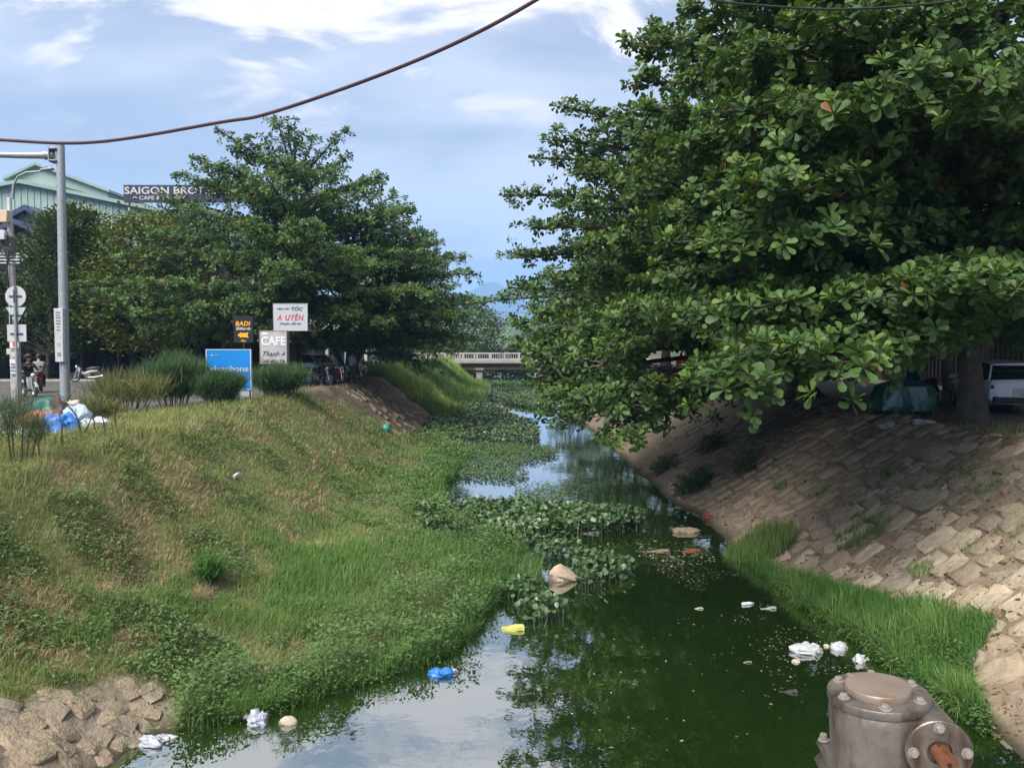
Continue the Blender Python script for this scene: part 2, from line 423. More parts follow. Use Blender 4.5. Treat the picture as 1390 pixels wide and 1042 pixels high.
# ------------------------------------------------------------------ water
def water():
    m = bpy.data.materials.new('canal_water'); m.use_nodes = True
    N, L = m.node_tree.nodes, m.node_tree.links; N.clear()
    out = N.new('ShaderNodeOutputMaterial')
    tc = N.new('ShaderNodeTexCoord')
    def noise(scale, sx, sy, det):
        mp = N.new('ShaderNodeMapping'); mp.inputs[3].default_value = (sx, sy, 1); L.new(tc.outputs['Object'], mp.inputs[0])
        n = N.new('ShaderNodeTexNoise'); n.inputs['Scale'].default_value = scale; n.inputs['Detail'].default_value = det
        L.new(mp.outputs[0], n.inputs['Vector']); return n.outputs[0]
    a = noise(1.3, 1, .6, 3); b = noise(7, 1, .8, 2)
    ad = N.new('ShaderNodeMath'); ad.operation = 'MULTIPLY_ADD'; L.new(b, ad.inputs[0]); ad.inputs[1].default_value = .22; L.new(a, ad.inputs[2])
    bp = N.new('ShaderNodeBump'); bp.inputs['Strength'].default_value = .09; bp.inputs['Distance'].default_value = .05; L.new(ad.outputs[0], bp.inputs['Height'])
    body = N.new('ShaderNodeBsdfDiffuse'); bn = noise(.5, 1, .5, 4)
    r = N.new('ShaderNodeValToRGB'); L.new(bn, r.inputs[0]); r.color_ramp.elements[0].color = (.008, .020, .003, 1); r.color_ramp.elements[1].color = (.015, .032, .005, 1)
    r.color_ramp.elements[0].position = .3; r.color_ramp.elements[1].position = .7
    L.new(r.outputs[0], body.inputs[0])
    gl = N.new('ShaderNodeBsdfGlossy'); gl.inputs['Roughness'].default_value = .015; gl.inputs[0].default_value = (.95, .97, 1, 1); L.new(bp.outputs[0], gl.inputs['Normal'])
    fr = N.new('ShaderNodeFresnel'); fr.inputs['IOR'].default_value = 2.6; L.new(bp.outputs[0], fr.inputs['Normal'])
    mr = N.new('ShaderNodeMapRange'); L.new(fr.outputs[0], mr.inputs[0]); mr.inputs[1].default_value = 0; mr.inputs[2].default_value = .62; mr.inputs[3].default_value = .14; mr.inputs[4].default_value = .98
    ms = N.new('ShaderNodeMixShader'); L.new(mr.outputs[0], ms.inputs[0]); L.new(body.outputs[0], ms.inputs[1]); L.new(gl.outputs[0], ms.inputs[2])
    L.new(ms.outputs[0], out.inputs[0])
    b_ = MB(); ys = [4, 8, 12, 20, 40, 80, 160, 450]
    vs = []; fs = []
    for y in ys: vs += [(-7.5, y, WZ), (8.5, y, WZ)]
    for i in range(len(ys) - 1): fs.append((2 * i, 2 * i + 1, 2 * i + 3, 2 * i + 2))
    b_.add(vs, fs); o = b_.build('water', m, smooth=False); tag(o, kind='structure')
water()

# ------------------------------------------------------------------ roads, kerbs
M_ASPH = pm('asphalt', (.085, .083, .08), .9, .2, 1.2, .3, 60, stain=((.12, .115, .105), .6, .55))
def sheet(name, x0, x1, y0, y1, z, m):
    b = MB().add([(x0, y0, z), (x1, y0, z), (x1, y1, z), (x0, y1, z)], [(0, 1, 2, 3)])
    return tag(b.build(name, m, smooth=False), kind='structure')
sheet('road', -70, -10.4, 23.5, 44, .006, M_ASPH)
sheet('road', -16.5, -11.6, 44, 140, .006, M_ASPH)
sheet('road', 12.5, 18.4, -3, 140, .006, M_ASPH)
def kerb(name, x0, x1, y0, y1, h=.13, m=None):
    b = MB().box(((x0 + x1) / 2, (y0 + y1) / 2, h / 2 - .05), (x1 - x0, y1 - y0, h + .1), bev=.02)
    return tag(b.build(name, m or M_CONC), kind='structure')
kerb('kerb', -70, -10.4, 44.0, 44.25); kerb('kerb', 18.4, 18.65, -3, 140)
sheet('pavement', 18.65, 21, -3, 140, .1, M_CONC)
# narrow concrete footbridge the camera stands on (carries the sluice gear)
b = MB().box((0, .6, -.15), (30, 4.6, .3), bev=.03); tag(b.build('bridge_deck', M_CONC), kind='structure')

# ------------------------------------------------------------------ far hills, mountain, haze
def mountain():
    nx, ny = 140, 26
    X, Y = np.meshgrid(np.linspace(-2600, 2600, nx), np.linspace(4150, 4850, ny))
    p = P(668, 378, 4500)
    a = np.abs(X - p.x); sh = np.interp(a, [0, 60, 200, 420, 900, 1500, 2600], [1, .93, .72, .58, .42, .3, .1])
    Hh = p.z * sh * (1 + .18 * (fbm(X * .006, Y * .006, 3, 5) - .5) * np.clip(a / 80, 0, 1))
    prof = np.clip(1 - np.abs(Y - 4500) / 350, 0, 1) ** .9
    Z = Hh * prof * (1 + .1 * (fbm(X * .01, Y * .01, 13, 4) - .5)) - 1
    V = np.stack([X, Y, Z], -1).reshape(-1, 3)
    i = np.arange((ny - 1) * (nx - 1)); q = (i // (nx - 1)) * nx + i % (nx - 1)
    me = np_mesh('mountain', V, [np.stack([q, q + 1, q + nx + 1, q + nx], -1)], smooth=True)
    tag(mobj('mountain', me, pm('mountain_forest', (.03, .05, .045), .95, .3, .004)), kind='structure')
    X, Y = np.meshgrid(np.linspace(-400, 400, 120), np.linspace(520, 760, 14))
    Z = (14 + 14 * fbm(X * .02, Y * .02, 7, 5) + 3 * fbm(X * .15, Y * .1, 17, 3)) * np.clip(1 - np.abs(Y - 640) / 120, 0, 1) ** .6 - 1
    V = np.stack([X, Y, Z], -1).reshape(-1, 3); nx = 120; i = np.arange(13 * 119); q = (i // 119) * nx + i % 119
    me = np_mesh('hill', V, [np.stack([q, q + 1, q + nx + 1, q + nx], -1)], smooth=True)
    tag(mobj('hill', me, pm('hill_forest', (.06, .10, .035), .95, .5, .12, .8, .6, bdist=1)), kind='structure')
mountain()
HAZE = 3.3e-4
if HAZE > 0:
    m = bpy.data.materials.new('haze_air'); m.use_nodes = True; N = m.node_tree.nodes; N.clear()
    out = N.new('ShaderNodeOutputMaterial'); pv = N.new('ShaderNodeVolumePrincipled'); pv.inputs['Density'].default_value = HAZE
    pv.inputs['Color'].default_value = (.36, .62, 1, 1); pv.inputs['Anisotropy'].default_value = .1
    m.node_tree.links.new(pv.outputs[0], out.inputs['Volume'])
    b = MB().box((0, 0, 214), (9960, 9960, 438)); o = b.build('haze', m, smooth=False); tag(o, 'pale blue air haze over the whole valley', kind='stuff')

# ------------------------------------------------------------------ trees
T_FULL = (np.array([[0, 0, 0], [.42, 0, -.035], [.76, 0, -.02], [1, 0, -.07], [.40, -.17, .02], [.72, -.285, .045], [.93, -.20, -.01], [.40, .17, .02], [.72, .285, .045], [.93, .20, -.01]], float),
          [np.array([[0, 1, 4], [2, 3, 6], [0, 7, 1], [2, 9, 3]]), np.array([[1, 2, 5, 4], [1, 7, 8, 2]]), np.array([[2, 6, 5], [2, 8, 9]])])
T_LOW = (np.array([[0, 0, 0], [1, 0, -.05], [.45, -.19, .03], [.83, -.27, .02], [.45, .19, .03], [.83, .27, .02]], float), [np.array([[0, 1, 3, 2], [0, 4, 5, 1]])])
def leaves_mesh(C, D, S, Nn, L, col, T):
    """C origins, D directions, S side, Nn normal (N,3), L lengths (N)"""
    tv, tf = T; n = len(C); k = len(tv)
    V = C[:, None, :] + L[:, None, None] * (tv[None, :, 0:1] * D[:, None, :] + tv[None, :, 1:2] * S[:, None, :] + tv[None, :, 2:3] * Nn[:, None, :])
    off = (np.arange(n) * k)[:, None, None]
    F = [(f[None] + off).reshape(-1, f.shape[1]) for f in tf]
    return V.reshape(-1, 3), F, np.repeat(col, k, 0)
def unit(a): return a / np.maximum(np.linalg.norm(a, axis=-1, keepdims=True), 1e-9)
def rosette_leaves(C, A, K, L, rg, young, dark, tipc, spread=(30, 105)):
    """K leaves around each rosette centre; inner leaves younger and paler"""
    n = len(C); A = unit(A)
    ref = np.where(np.abs(A[:, 2:3]) < .9, np.array([[0, 0, 1.]]), np.array([[1., 0, 0]]))
    U = unit(np.cross(A, ref)); Vv = np.cross(A, U)
    ph0 = rg.random(n) * 6.283
    k = np.arange(K)
    phi = ph0[:, None] + k[None] * 2.39996 + rg.normal(0, .2, (n, K))
    th = np.radians(spread[0] + (spread[1] - spread[0]) * ((k + .5) / K)[None] ** .8 + rg.normal(0, 15, (n, K)))
    R_ = (np.cos(phi)[..., None] * U[:, None] + np.sin(phi)[..., None] * Vv[:, None])
    D = np.cos(th)[..., None] * A[:, None] + np.sin(th)[..., None] * R_
    Nn = np.sin(th)[..., None] * A[:, None] - np.cos(th)[..., None] * R_
    tw = rg.normal(0, .42, (n, K))[..., None]
    S = np.cross(D, Nn); S, Nn = S * np.cos(tw) + Nn * np.sin(tw), Nn * np.cos(tw) - S * np.sin(tw)
    Ls = L * rg.uniform(.72, 1.15, (n, 1)) * (.6 + .4 * ((k + 1) / K)[None] ** .5) * rg.uniform(.62, 1.2, (n, K))
    C2 = C[:, None] + D * .02 + A[:, None] * (.06 * (1 - k / K))[None, :, None]
    y = (young[:, None] * (1 - k / K)[None] ** 1.3)[..., None]
    col = dark[None, None] * (1 + rg.normal(0, .16, (n, K, 1))) * (1 - y) + tipc[None, None] * y
    rare = (rg.random((n, K, 1)) < .005); col = np.where(rare, np.array([.20, .10, .03]), col)
    f = lambda a: a.reshape(-1, 3)
    return f(C2), f(D), f(S), f(Nn), Ls.ravel(), np.clip(f(col), .004, .6)
def bough_points(p0, p1, rg, width, arch=.05, dens=1.0, inner=.22, hang=.3):
    """limb polyline, twig polylines, rosette centres/axes for one bough of a tiered crown"""
    p0 = np.array(p0, float); p1 = np.array(p1, float); ln = np.linalg.norm(p1 - p0)
    t = np.linspace(0, 1, 9); d = p1 - p0
    side = unit(np.array([-d[1], d[0], 0.0])[None])[0]
    wob = np.cumsum(rg.normal(0, .03 * ln / 3, 9)) * t * (1 - t) * 2
    limb = p0[None] + d[None] * t[:, None] + np.array([0, 0, 1])[None] * (arch * ln * 4 * t * (1 - t))[:, None] + side[None] * wob[:, None]
    lerp = lambda tt: np.array([np.interp(tt, t, limb[:, i]) for i in range(3)])
    twigs = []; C = []; A = []
    nt = max(6, int(ln * 2.6 * dens)); hd = unit(np.array([[d[0], d[1], 0]]))[0]
    for i in range(nt):
        tt = inner + (1 - inner) * (i + rg.random()) / nt
        b = lerp(tt); sgn = 1 if i % 2 else -1; an = R(rg.uniform(25, 75)) * sgn
        dv = hd * math.cos(an) + side * math.sin(an)
        w = width * (.35 + .65 * math.sin(math.pi * min(1, tt * .82 + .12))) * rg.uniform(.6, 1.15)
        up = rg.uniform(-.10, .2)
        e = b + dv * w + np.array([0, 0, up * w]); m_ = (b + e) / 2 + np.array([0, 0, .04 * w])
        twigs.append([b, m_, e])
        nr = max(2, int(w / .27 * dens))
        for j in range(nr):
            s = .25 + .75 * (j + rg.random()) / nr
            q = b + (e - b) * s + rg.normal(0, .13, 3) * np.array([1, 1, .8])
            ax = np.array([0, 0, 1.0]) + dv * .32 * s + rg.normal(0, .28, 3)
            C.append(q); A.append(ax)
            if rg.random() < hang:
                C.append(q + np.array([rg.normal(0, .2), rg.normal(0, .2), -rg.uniform(.2, .6)])); A.append(dv * .9 + np.array([0, 0, .35]) + rg.normal(0, .3, 3))
        C.append(e); A.append(np.array([0, 0, .8]) + dv * .6)
    for j in range(int(3 + ln * .5)):
        C.append(lerp(1 - .25 * rg.random()) + rg.normal(0, .14, 3)); A.append(np.array([0, 0, 1]) + hd * .4 + rg.normal(0, .2, 3))
    C.append(p1); A.append(np.array([0, 0, .7]) + hd * .7)
    return limb, twigs, C, A
def almond_tree(label, base, trunk_h, trunk_r, lean, boughs, seed, leaf_L, K, low=True, twig_tubes=False, n_leaf_parts=0, group=None,
                dark=(.048, .098, .028), tipc=(.15, .235, .048), width=1.6, dens=1.0, hang=.3, young_zoff=0, extra_trunks=(), prune=()):
    rg = np.random.default_rng(seed); base = np.array(base, float)
    root = empty('almond_tree', base, 0, label, 'tree', group)
    tp = [base + np.array([lean[0] * s + .12 * math.sin(s * 5 + seed), lean[1] * s + .1 * math.cos(s * 4 + seed), trunk_h * s]) for s in np.linspace(0, 1, 12)]
    tk = lambda z: np.array([np.interp(z, [p[2] for p in tp], [p[i] for p in tp]) for i in range(3)])
    b = MB(); b.tube([Vector(p - base) for p in tp], [trunk_r * (1.75 if i == 0 else (1.15 if i == 1 else 1.0 - .82 * i / 11)) for i in range(12)], 12)
    for a in range(5):
        an = a * 1.26 + seed; v = Vector((math.cos(an), math.sin(an), 0))
        b.tube([v * trunk_r * .5 + Vector((0, 0, .5)), v * trunk_r * 1.5 + Vector((0, 0, .1)), v * trunk_r * 2.5 + Vector((0, 0, -.12))], [trunk_r * .45, trunk_r * .33, trunk_r * .12], 6)
    for et in extra_trunks:
        b.tube([Vector((x, y, z)) for (x, y, z, r) in et], [r for (x, y, z, r) in et], 9)
    b.build('trunk', M_BARK, root)
    C = []; A = []; lb = MB(); Y = []
    for (z0, tip, w, arch) in boughs:
        if prune:
            tx, ty, _ = proj(np.array([tip])); 
            if any(((tx[0] - ux) / rx) ** 2 + ((ty[0] - uy) / ry) ** 2 < 1.2 for (ux, uy, rx, ry) in prune): continue
        p0 = tk(base[2] + z0)
        limb, tw, c, a = bough_points(p0, tip, rg, w * width, arch, dens, .22, hang)
        ln = float(np.linalg.norm(np.array(tip) - p0)); r0 = min(trunk_r * .45, .03 + ln * .011)
        lb.tube([Vector(p - base) for p in limb], [r0 * (1 - .8 * i / 8) + .006 for i in range(9)], 6 if not low else 5)
        for t_ in tw:
            if twig_tubes: lb.tube([Vector(p - base) for p in t_], [.022, .015, .008], 4, cap=False)
            elif rg.random() < .5: lb.tube([Vector(p - base) for p in t_], [.03, .02, .01], 3, cap=False)
        C += c; A += a; Y += list(np.clip(rg.normal(.45, .3, len(c)), 0, 1))
    bo = lb.build('branchwork', M_BARK, root); bo['kind'] = 'stuff'
    C = np.array(C); A = np.array(A); Y = np.array(Y)
    if prune:                      # boughs cut back over the street
        px, py, _ = proj(C); kp = np.ones(len(C), bool)
        for (ux, uy, rx, ry) in prune: kp &= ((px - ux) / rx) ** 2 + ((py - uy) / ry) ** 2 > .75 + .5 * rg.random(len(C))
        C, A, Y = C[kp], A[kp], Y[kp]
    c, d, s, n, L, col = rosette_leaves(C, A, K, leaf_L, rg, Y, np.array(dark), np.array(tipc))
    keep = np.ones(len(c), bool)
    if n_leaf_parts:
        px, py, f = proj(c + d * L[:, None] * .5)
        size = L / f; size = np.where((px > 5) & (px < W0 - 5) & (py > 5) & (py < H0 - 5), size, 0)
        idx = np.argsort(-size)[:n_leaf_parts * 5]; idx = rg.permutation(idx)[:n_leaf_parts]
        keep[idx] = False
        vari = []
        for q in range(6):
            y = q / 5; cc = np.array(dark) * (1 - y * .8) + np.array(tipc) * y * .8
            vari.append(np_mesh('leaf', T_FULL[0], T_FULL[1], np.repeat(cc[None], len(T_FULL[0]), 0))); vari[-1].materials.append(M_LEAF)
        lum = (col[:, 1] - dark[1]) / max(tipc[1] - dark[1], 1e-6)
        for i in idx:
            o = bpy.data.objects.new('leaf', vari[int(np.clip(lum[i] * 5 + .5, 0, 5))]); link(o, root)
            o.matrix_basis = Matrix(((d[i][0], s[i][0], n[i][0], c[i][0] - base[0]), (d[i][1], s[i][1], n[i][1], c[i][1] - base[1]), (d[i][2], s[i][2], n[i][2], c[i][2] - base[2]), (0, 0, 0, 1))) @ Matrix.Scale(float(L[i]), 4)
    V, F, cc = leaves_mesh(c[keep] - base, d[keep], s[keep], n[keep], L[keep], col[keep], T_LOW if low else T_FULL)
    o = mobj('crown', np_mesh('crown', V, F, cc), M_LEAF, root); o['kind'] = 'stuff'
    return root, len(C)
def auto_boughs(base, tiers, rg, sx=1.0, sy=1.0, z_jit=.35):
    """tiers: (height, radius, count, rise)"""
    out = []
    for (z, r, n, rise) in tiers:
        a0 = rg.random() * 6.28
        for i in range(n):
            a = a0 + 6.283 * i / n + rg.normal(0, .15); rr = r * rg.uniform(.72, 1.12)
            out.append((max(.8, z - .12 * r - .5), (base[0] + rr * math.cos(a) * sx, base[1] + rr * math.sin(a) * sy, z + rise + rg.normal(0, z_jit)), 1.0, .05))
    return out
def tips(lst, z0f=.72):
    out = []
    for (px, py, d, w) in lst:
        p = P(px, py, d); out.append((max(1.2, p.z * z0f + 1.0), tuple(p), w, .04))
    return out
rg0 = np.random.default_rng(21)
G_ALM = 'tropical almond trees lining the canal'
NROS = {}
PR = [(905, 492, 34, 24), (1232, 540, 46, 30), (1335, 525, 75, 62)]
# --- the big tree on the right bank
B1 = (12.05, 20.3, 0)
b1 = auto_boughs(B1, [(3.4, 8.0, 9, -.6), (5.0, 9.0, 10, 0), (6.6, 9.0, 10, .3), (8.2, 8.4, 9, .5), (9.8, 7.6, 9, .7), (11.4, 6.2, 8, .8), (12.8, 4.4, 6, .9)], rg0)
b1 = [q for q in b1 if not (q[1][1] < 22 and q[1][2] < 5.2)]
b1 += tips([(985, 530, 11.6, .9), (1045, 480, 11.6, .9), (1125, 500, 11.6, .8), (1205, 480, 12.2, .45), (1250, 455, 12.5, .45), (1190, 430, 12.6, 1.0), (1090, 430, 13, 1.0), (1010, 470, 13.5, 1.0), (1180, 410, 12, .8), (1300, 385, 11.6, .8), (1380, 395, 11, .8), (1420, 310, 14, 1), (1400, 240, 14, 1), (1440, 350, 17, 1), (1400, 180, 13, 1), (1380, 330, 20, 1),
            (1050, 260, 12.5, 1.0), (1130, 140, 12.2, 1.0), (1230, 120, 11.4, 1.0), (1330, 110, 11, 1.0), (1010, 150, 14, 1.0), (1060, 60, 14, 1.0), (960, 330, 14, 1.1), (1030, 340, 13, 1.0), (1100, 330, 13, .9), (1000, 240, 14, 1.0), (1250, 20, 13, 1), (1130, 30, 13, 1),
            (960, 80, 17, 1), (930, 200, 17, 1), (905, 290, 17, 1), (890, 380, 18, 1), (940, 440, 15, 1), (870, 110, 20, .8), (850, 62, 21, .6), (940, 10, 19, .8), (880, 150, 19, .8), (1000, -30, 17, 1), (1100, -40, 16, 1), (960, 505, 14.5, .7), (1020, 420, 12.5, .8)])
_, n_ = almond_tree('largest leafy almond tree, nearest on the right bank above the stone slope', B1, 12.6, .25, (-.3, -.2), b1, 3, .235, 13, low=False, twig_tubes=True, n_leaf_parts=300, group=G_ALM, width=1.6, dens=1.3, hang=.18, prune=PR); NROS['t1'] = n_
# --- second tree, its low boughs hang over the water
B2 = (11.6, 30.5, 0)
b2 = auto_boughs(B2, [(3.4, 8.5, 9, -.6), (5.2, 9.5, 9, 0), (7.0, 9.5, 9, .3), (8.8, 8.5, 8, .5), (10.6, 6.5, 7, .8), (12, 4, 5, .8)], rg0)
b2 += tips([(690, 265, 28, .6), (722, 500, 27, .9), (712, 474, 28, .9), (742, 540, 26, 1), (760, 500, 26, 1), (735, 215, 28, .8), (765, 145, 27, .5), (750, 190, 27, .8), (725, 310, 28, 1), (700, 350, 29, 1), (715, 395, 28, 1.1), (705, 440, 28, 1.1), (730, 480, 27, 1.2), (770, 450, 24, 1.2), (760, 380, 24, 1.2), (800, 330, 23, 1.2), (780, 280, 24, 1.1),
            (820, 230, 24, 1.1), (845, 170, 24, 1), (830, 430, 21, 1.2), (800, 500, 21, 1.1), (830, 560, 20, 1.0), (825, 605, 19.5, .6), (860, 530, 20, 1.0), (780, 540, 24, 1.1), (760, 580, 26, 1), (735, 520, 27, .8), (850, 470, 20, 1), (880, 430, 19, 1), (900, 300, 20, 1), (870, 240, 21, 1), (845, 590, 20.5, .7)])
_, n_ = almond_tree('second almond tree along the right bank, low boughs drooping over the water', B2, 12, .36, (-.6, 0), b2, 5, .25, 9, low=True, n_leaf_parts=300, group=G_ALM, width=1.75, dens=1.25, hang=.2, prune=PR); NROS['t2'] = n_
# --- further trees of the right row
for i, (bx, by, s, lab) in enumerate([(11.2, 41.5, .95, 'third almond tree along the right bank, behind the drooping boughs'), (10.7, 53.5, .9, 'dark twin trunk almond tree beside the red food sign'),
                                      (10.8, 67, .8, 'almond tree on the right bank just short of the far bridge'), (11, 84, .85, 'farthest almond tree of the right bank row beside the bridge end')]):
    bb = auto_boughs((bx, by, 0), [(3.4, 8 * s, 8, -.4), (5.4, 9 * s, 8, 0), (7.4, 8.2 * s, 8, .3), (9.4, 6.5 * s, 7, .5), (11, 4 * s, 5, .8)], rg0)
    bb = [(z0, (tx, ty, tz), w * 1.2, ar) for (z0, (tx, ty, tz), w, ar) in bb]
    if i == 0: bb += tips([(640, 412, 38, .5), (690, 400, 39, .8), (720, 420, 38, 1)])
    almond_tree(lab, (bx, by, 0), 11.5, .3, (-.4, 0), bb, 11 + i, .32 if i > 1 else .28, 7, dens=.75 if i > 1 else .9, prune=PR, group=G_ALM, width=1.7)
# --- the pagoda shaped tree on the left
B3 = (-12.3, 43.5, 0)
b3 = auto_boughs(B3, [(3.4, 8.5, 9, -.3), (5.2, 10.2, 10, 0), (7.2, 9.2, 9, .2), (9.0, 6.8, 8, .3), (10.8, 5.0, 7, .3), (12.2, 2.6, 4, .6)], rg0)
b3 += tips([(470, 174, 42, .28), (425, 188, 42, .35), (375, 162, 42, .3), (400, 178, 42, .3), (295, 176, 42, .3), (335, 186, 42, .4), (360, 200, 42, .5), (238, 238, 41, .6), (262, 215, 42, .5), (310, 225, 40, 1), (400, 230, 40, 1), (470, 213, 42, .5), (515, 238, 42, .5), (500, 262, 40, .9),
            (440, 262, 39, 1), (350, 260, 39, 1), (250, 285, 39, 1), (200, 315, 40, .9), (150, 350, 39, .9), (100, 388, 38, .8), (130, 410, 38, 1), (200, 390, 36, 1.1), (290, 345, 36, 1.1), (380, 330, 36, 1.1), (470, 340, 36, 1.1), (540, 290, 40, .8), (575, 315, 41, .8),
            (250, 420, 36, 1.1), (330, 410, 36, 1.1), (420, 380, 36, 1), (180, 430, 38, 1), (520, 360, 37, 1)])
almond_tree('broad pagoda shaped almond tree on the left bank behind the signs', B3, 13.4, .34, (.4, 0), b3, 31, .25, 8, dens=1.15, group='tropical almond trees lining the left bank', width=1.55)
B4 = (-9.7, 45.5, 0)
b4 = auto_boughs(B4, [(3.0, 6.5, 8, -.5), (4.6, 8.0, 9, -.2), (6.4, 7.4, 8, .2), (8.2, 5.8, 7, .3), (9.6, 3.5, 5, .4)], rg0)
b4 += tips([(640, 372, 42, .7), (600, 352, 43, .8), (555, 300, 44, .8), (590, 318, 45, .6), (655, 440, 43, .9), (610, 480, 42, .9), (640, 462, 44, .8), (560, 470, 40, 1), (600, 430, 41, 1), (570, 400, 40, 1), (520, 440, 38, 1), (470, 425, 38, 1), (500, 400, 39, 1), (545, 352, 41, 1), (590, 497, 44, .6)])
b4 = [(a, t, w, ar) for (a, t, w, ar) in b4 if not (t[1] < 42 and t[2] < 2.6)]
almond_tree('multi-stemmed almond tree on the left bank shading the parked motorbikes', B4, 9.8, .24, (.5, .2), b4, 33, .25, 8, dens=1.15, group='tropical almond trees lining the left bank', width=1.6,
            extra_trunks=[[(.2, -.1, .3, .2), (.8, -.2, 1.6, .16), (1.7, -.3, 2.6, .12), (2.8, -.4, 3.2, .08)], [(-.1, 0, .4, .18), (-.7, .1, 1.8, .14), (-1.0, .2, 3.4, .1)], [(.1, .1, .6, .15), (.5, .2, 2.2, .12), (1.0, .4, 3.6, .08)]])
for i, (bx, by, s, lab) in enumerate([(-9.7, 63, .95, 'smaller almond tree on the left bank behind the grassy slope'), (-10.5, 80, .85, 'farthest almond tree on the left bank before the bridge')]):
    bb = auto_boughs((bx, by, 0), [(3.0, 6.5 * s, 7, -.4), (4.8, 7.5 * s, 8, 0), (6.6, 6.8 * s, 7, .3), (8.2, 4.5 * s, 6, .5), (9.6, 2.5, 4, .6)], rg0)
    bb = [(z0, t, w * 1.2, ar) for (z0, t, w, ar) in bb]
    almond_tree(lab, (bx, by, 0), 9.4, .22, (.2, 0), bb, 41 + i, .3, 7, dens=.8, group='tropical almond trees lining the left bank')
# --- other trees: clumps of small leaves on branches
def leafy_tree(label, base, h, rad, seed, dark, tipc, ncl=220, per=34, leaf=.16, clump=.55, zlo=.25, name='leafy_tree', shape=1.0, up=.3, group=None, trunk_r=.14, lean=(0, 0)):
    rg = np.random.default_rng(seed); base = np.array(base, float)
    root = empty(name, base, 0, label, 'tree', group)
    tk = MB(); pts = [Vector((lean[0] * s, lean[1] * s, h * .85 * s)) for s in np.linspace(0, 1, 8)]
    tk.tube(pts, [trunk_r * (1.3 if i == 0 else 1 - .11 * i) for i in range(8)], 8)
    u = unit(rg.normal(0, 1, (ncl, 3))); rr = rg.uniform(.35, 1, ncl) ** .6
    cz = h * (zlo + (1 - zlo) * (rg.random(ncl)))
    prof = np.sin(np.pi * np.clip((cz / h - zlo * .7) / (1.02 - zlo * .7), 0, 1) ** .75) ** .6
    an = rg.random(ncl) * 6.283
    C = np.stack([np.cos(an) * rad * rr * prof * shape, np.sin(an) * rad * rr * prof, cz], -1)
    C[:, 0] += lean[0] * cz / h
    for i in range(0, ncl, 3):
        z = max(h * .15, C[i, 2] - rad * .5); s = z / (h * .85)
        tk.tube([Vector((lean[0] * s, lean[1] * s, z)), Vector(((C[i, 0] + lean[0] * s) * .5, C[i, 1] * .5, (z + C[i, 2]) / 2 + .1)), Vector(C[i])], [.05, .03, .012], 4, cap=False)
    tk.build('trunk', M_BARK, root)
    n = ncl * per
    cl = np.repeat(C, per, 0) + rg.normal(0, clump, (n, 3)) * np.array([1, 1, .55])
    od = unit(np.repeat(np.stack([np.cos(an), np.sin(an), np.full(ncl, up)], -1), per, 0) + rg.normal(0, .6, (n, 3)))
    Nn = unit(np.array([[0, 0, 1.0]]) + rg.normal(0, .5, (n, 3))); S = unit(np.cross(od, Nn)); Nn = np.cross(S, od)
    t = np.clip(rg.normal(.35, .3, (n, 1)) + np.repeat(rg.normal(0, .2, (ncl, 1)), per, 0), 0, 1)
    col = np.array(dark)[None] * (1 - t) + np.array(tipc)[None] * t
    V, F, cc = leaves_mesh(cl, od, S, Nn, leaf * rg.uniform(.7, 1.3, n), np.clip(col, .004, .5), T_LOW)
    o = mobj('crown', np_mesh('crown', V, F, cc), M_LEAF, root); o['kind'] = 'stuff'
    return root
def at(px, d): return (P(px, 470, d).x, d, 0.0)
leafy_tree('slim yellow green tree left of the pagoda tree', at(200, 47), 9.8, 3.6, 1, (.06, .095, .02), (.17, .20, .045), 300, 44, .25, .5, .2)
leafy_tree('upright bamboo-like tree behind the lamp mast', at(110, 48), 10.2, 2.6, 2, (.04, .075, .02), (.10, .14, .03), 290, 44, .26, .45, .2, up=.8, trunk_r=.1)
leafy_tree('feathery tree with slanting boughs in front of the blue roofed house', at(62, 46), 9.6, 2.8, 3, (.035, .07, .022), (.085, .125, .035), 240, 40, .2, .42, .15, up=.6, lean=(.8, 0))
leafy_tree('dark tree at the left picture edge behind the utility pole', at(-25, 47), 7.5, 3.2, 4, (.02, .045, .015), (.05, .085, .02), 240, 40, .2, .5, .12)
leafy_tree('round light green tree behind the pagoda tree near the dark billboard', at(250, 52), 10.8, 3.5, 5, (.04, .07, .015), (.10, .14, .03), 220, 36, .2, .5, .3)
for i, (x, y, h, r, lab) in enumerate([(-7.5, 118, 9, 6, 'bushy green tree beyond the left end of the far bridge'), (-17, 112, 10, 6, 'tall bushy tree behind the far left bank houses'), (13, 122, 11, 7, 'bushy tree beyond the right end of the far bridge'), (-1.5, 126, 4.6, 6, 'low pale green tree in the gap beyond the bridge'), (6, 175, 6, 7, 'low round tree far beyond the bridge pier'), (2.5, 134, 4.2, 5, 'spreading bush low in the canal bed behind the bridge')]):
    leafy_tree(lab, (x, y, -3.0 if abs(x) < 3 else 0), h, r, 60 + i, (.04, .075, .02), (.09, .13, .035), 150, 30, .5, .9, .1)

